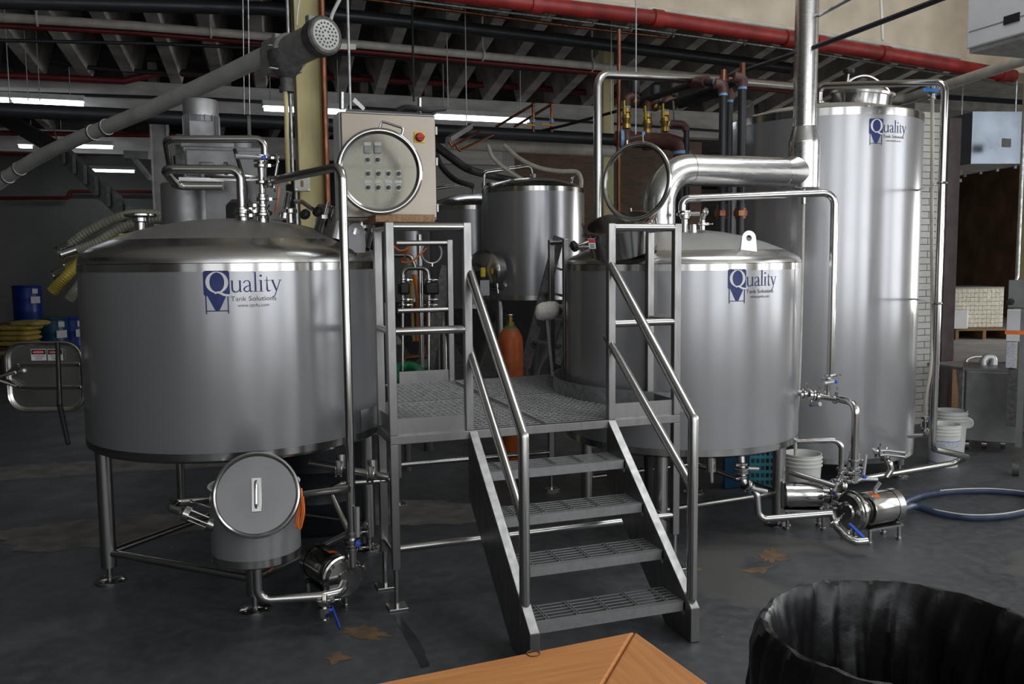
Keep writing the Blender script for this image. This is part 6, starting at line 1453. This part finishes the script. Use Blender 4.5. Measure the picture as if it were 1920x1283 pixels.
def bench():
    D = 8.7; t = thing('steel_bench', 'grey steel bench behind the wash tank', 'table', A(1795, 770, D=D)); z = A(1800, 686, D=D).z; a, b = A(1782, 690, D=D), A(1880, 690, D=D)
    ob('top', G().box(a.x, b.x, a.y-.2, a.y+.3, z-.03, z), 'cast', t, bevel=.004, smooth=0)
    for x in (A(1793, 690, D=D).x, b.x-.05):
        for y in (a.y-.17, a.y+.26): ob('leg', G().box(x-.025, x+.025, y-.025, y+.025, 0, z-.03), 'galv', t, smooth=0)
    hp = [A(1838+26*math.cos(k*.5), 680-10*math.sin(k*.5)-k*.3, D=8.9) for k in range(16)]
    ob('coiled_hose', G().tube(hp, .016, smooth=True, n=8), 'galv', None, 'grey hose coiled on the steel bench', 'hose')
bench()
def keg_panel():
    D = 7.0; x, d = facing(1915, D); t = thing('control_box', 'grey control box with rows of labels on a stand at the right edge', 'control box', A(1908, 850, D=D))
    ob('case', fbox(G(), 1889, 1965, 526, 578, D, .2, x, d), 'steel_dark', t, bevel=.006, smooth=0)
    for py in (534, 543, 551):
        for px in (1896, 1914): ob('name_tag', fbox(G(), px-4, px+4, py-2.5, py+2.5, D-.012, .01, x, d), 'paper', t, smooth=0)
    ob('dial', G().lathe([(0, .02), (.025, .018), (.028, 0)], A(1895, 566, D=D-.01), -d, 16), 'black', t)
    ob('post', fbox(G(), 1903, 1914, 578, 838, D+.05, .05, x, d), 'steel_dark', t, smooth=0)
    q = A(1906, 842, D=D+.08); ob('caster', G().cyl(V((q.x, q.y, .058))-x*.025, V((q.x, q.y, .058))+x*.025, .056, 18), 'darkcast', t)
    ob('orange_strap', fbox(G(), 1884, 1965, 620, 627, D, .03, x, d), 'orange', t, smooth=0)
    c = thing('white_carton', 'white carton on a dark box stand under the control box at the right edge', 'carton', A(1896, 780, D=D+.5))
    ob('carton', fbox(G(), 1886, 1912, 582, 640, D+.4, .25, x, d), 'box_white', c, bevel=.004, smooth=0); ob('lower_carton', fbox(G(), 1885, 1903, 641, 690, D+.4, .25, x, d), 'label_print', c, bevel=.004, smooth=0)
    ob('stand', fbox(G(), 1886, 1930, 691, 800, D+.42, .25, x, d), 'darkcast', c, smooth=0)
keg_panel()
def wrapped():
    D = 19.; a, b = A(1779, 612, D=D), A(1880, 612, D=D); z0, z1 = A(1830, 614, D=D).z, A(1830, 541, D=D).z; ax = (b-a); ax.z = 0; L = ax.length; ax.normalize(); s = V((-ax.y, ax.x, 0)); s = s if s.dot(FW) > 0 else -s
    t = thing('can_pallet', 'shrink-wrapped pallet of cans in the bright room at the far right', 'pallet load', ((a.x+b.x)/2, (a.y+b.y)/2, z0))
    nx, nz = 13, 9; dx, dz = L/nx, (z1-z0)/nz
    for i in range(nx):
        for j in range(nz):
            c = a+ax*(dx*(i+.5)); c = V((c.x, c.y, z0+dz*(j+.5)))
            ob('pack', G().hexa([c+ax*(u*dx*.47)+s*(w*.06+.06)+V((0, 0, v*dz*.46)) for v in (-1, 1) for u, w in ((-1, -1), (1, -1), (1, 1), (-1, 1))]), 'can_pack', t, smooth=0)
    ob('core', G().hexa([V((q.x, q.y, z))+s*w for z in (z0, z1) for q, w in ((a, .1), (b, .1), (b, 1.1), (a, 1.1))]), 'can_pack', t, smooth=0)
    ob('top_sheet', G().hexa([V((q.x, q.y, z))+s*w for z in (z1, z1+.03) for q, w in ((a, .0), (b, .0), (b, 1.1), (a, 1.1))]), 'cast', t, smooth=0)
    for px in (1793, 1858): ob('tag', G().cbox(A(px, 553, D=D-.02), .2, .02, .2), 'yellow', t, smooth=0)
    p = thing('pallet', 'flat dark pallet under the shrink-wrapped cans', 'pallet', ((a.x+b.x)/2, (a.y+b.y)/2, 0))
    for k in range(6): ob('deck_slat', G().hexa([V((q.x, q.y, z))+s*w for z in (z0-.05, z0-.005) for q, w in ((a, -.3+k*.24), (b, -.3+k*.24), (b, -.12+k*.24), (a, -.12+k*.24))]), 'pallet', p, smooth=0)
    for f in (0, .5, .93): ob('stringer', G().hexa([V((q.x, q.y, z))+s*w for z in (.002, z0-.05) for q, w in ((a+ax*L*f, -.3), (a+ax*L*(f+.06), -.3), (a+ax*L*(f+.06), 1.1), (a+ax*L*f, 1.1))]), 'pallet', p, smooth=0)
    c0, c1 = A(1776, 612, D=18.6), A(1815, 612, D=18.6)
    ob('white_box', G().hexa([V((q.x, q.y, z))+s*w for z in (z0, A(1800, 581, D=18.6).z) for q, w in ((c0, 0), (c1, 0), (c1, .3), (c0, .3))]), 'box_white', None, 'bright white wrapped box in front of the pallet of cans', 'box', smooth=0, bevel=.02)
wrapped()
for k, (x0, x1, y0) in enumerate(((1768, 1779, 598), (1775, 1786, 618))):
    D = 9.8; ob('leaning_board', G().bar(A(x1+8, 688, D=D-.3)*1+V((0, 0, -A(x1+8, 688, D=D-.3).z+.06)), A(x0, y0, D=D), .12, .03, V((0, -1, .2))), 'wood_block', None, ('taller', 'shorter')[k]+' brown board leaning by the glazed pier', 'board', smooth=0)
LP = thing('bulkhead_lamp', 'small glowing orange lamp far away in the dark room at the right', 'lamp', A(1782, 435, D=19))
ob('bulb', G().sphere(A(1782, 428, D=19), .045, 12, 8), 'bulb', LP); ob('bracket', G().cbox(A(1782, 420, D=19.1), .08, .08, .08), 'cast', LP, smooth=0); q = A(1781, 390, D=19.3); ob('post', G().box(q.x-.06, q.x+.06, q.y-.02, q.y+.02, 0, q.z), 'cardboard', LP, smooth=0)
l = bpy.data.lights.new('bulkhead_lamp_light', 'POINT'); l.energy = 6; l.color = (1, .5, .15); l.shadow_soft_size = .06
o = bpy.data.objects.new('bulkhead_lamp_light', l); COL.objects.link(o); o.location = A(1784, 428, D=18.8)
# floor drain grate and trench behind the mash tun
DG = struct('floor_drain', G().box(-.6, 2.2, 4.6, 4.85, .001, .006), 'galv', 'long narrow floor drain grate behind the tanks', smooth=0)
for k in range(56): ob('drain_slot', G().box(-.57+k*.05, -.545+k*.05, 4.63, 4.82, .0062, .0072), 'black', DG, smooth=0)
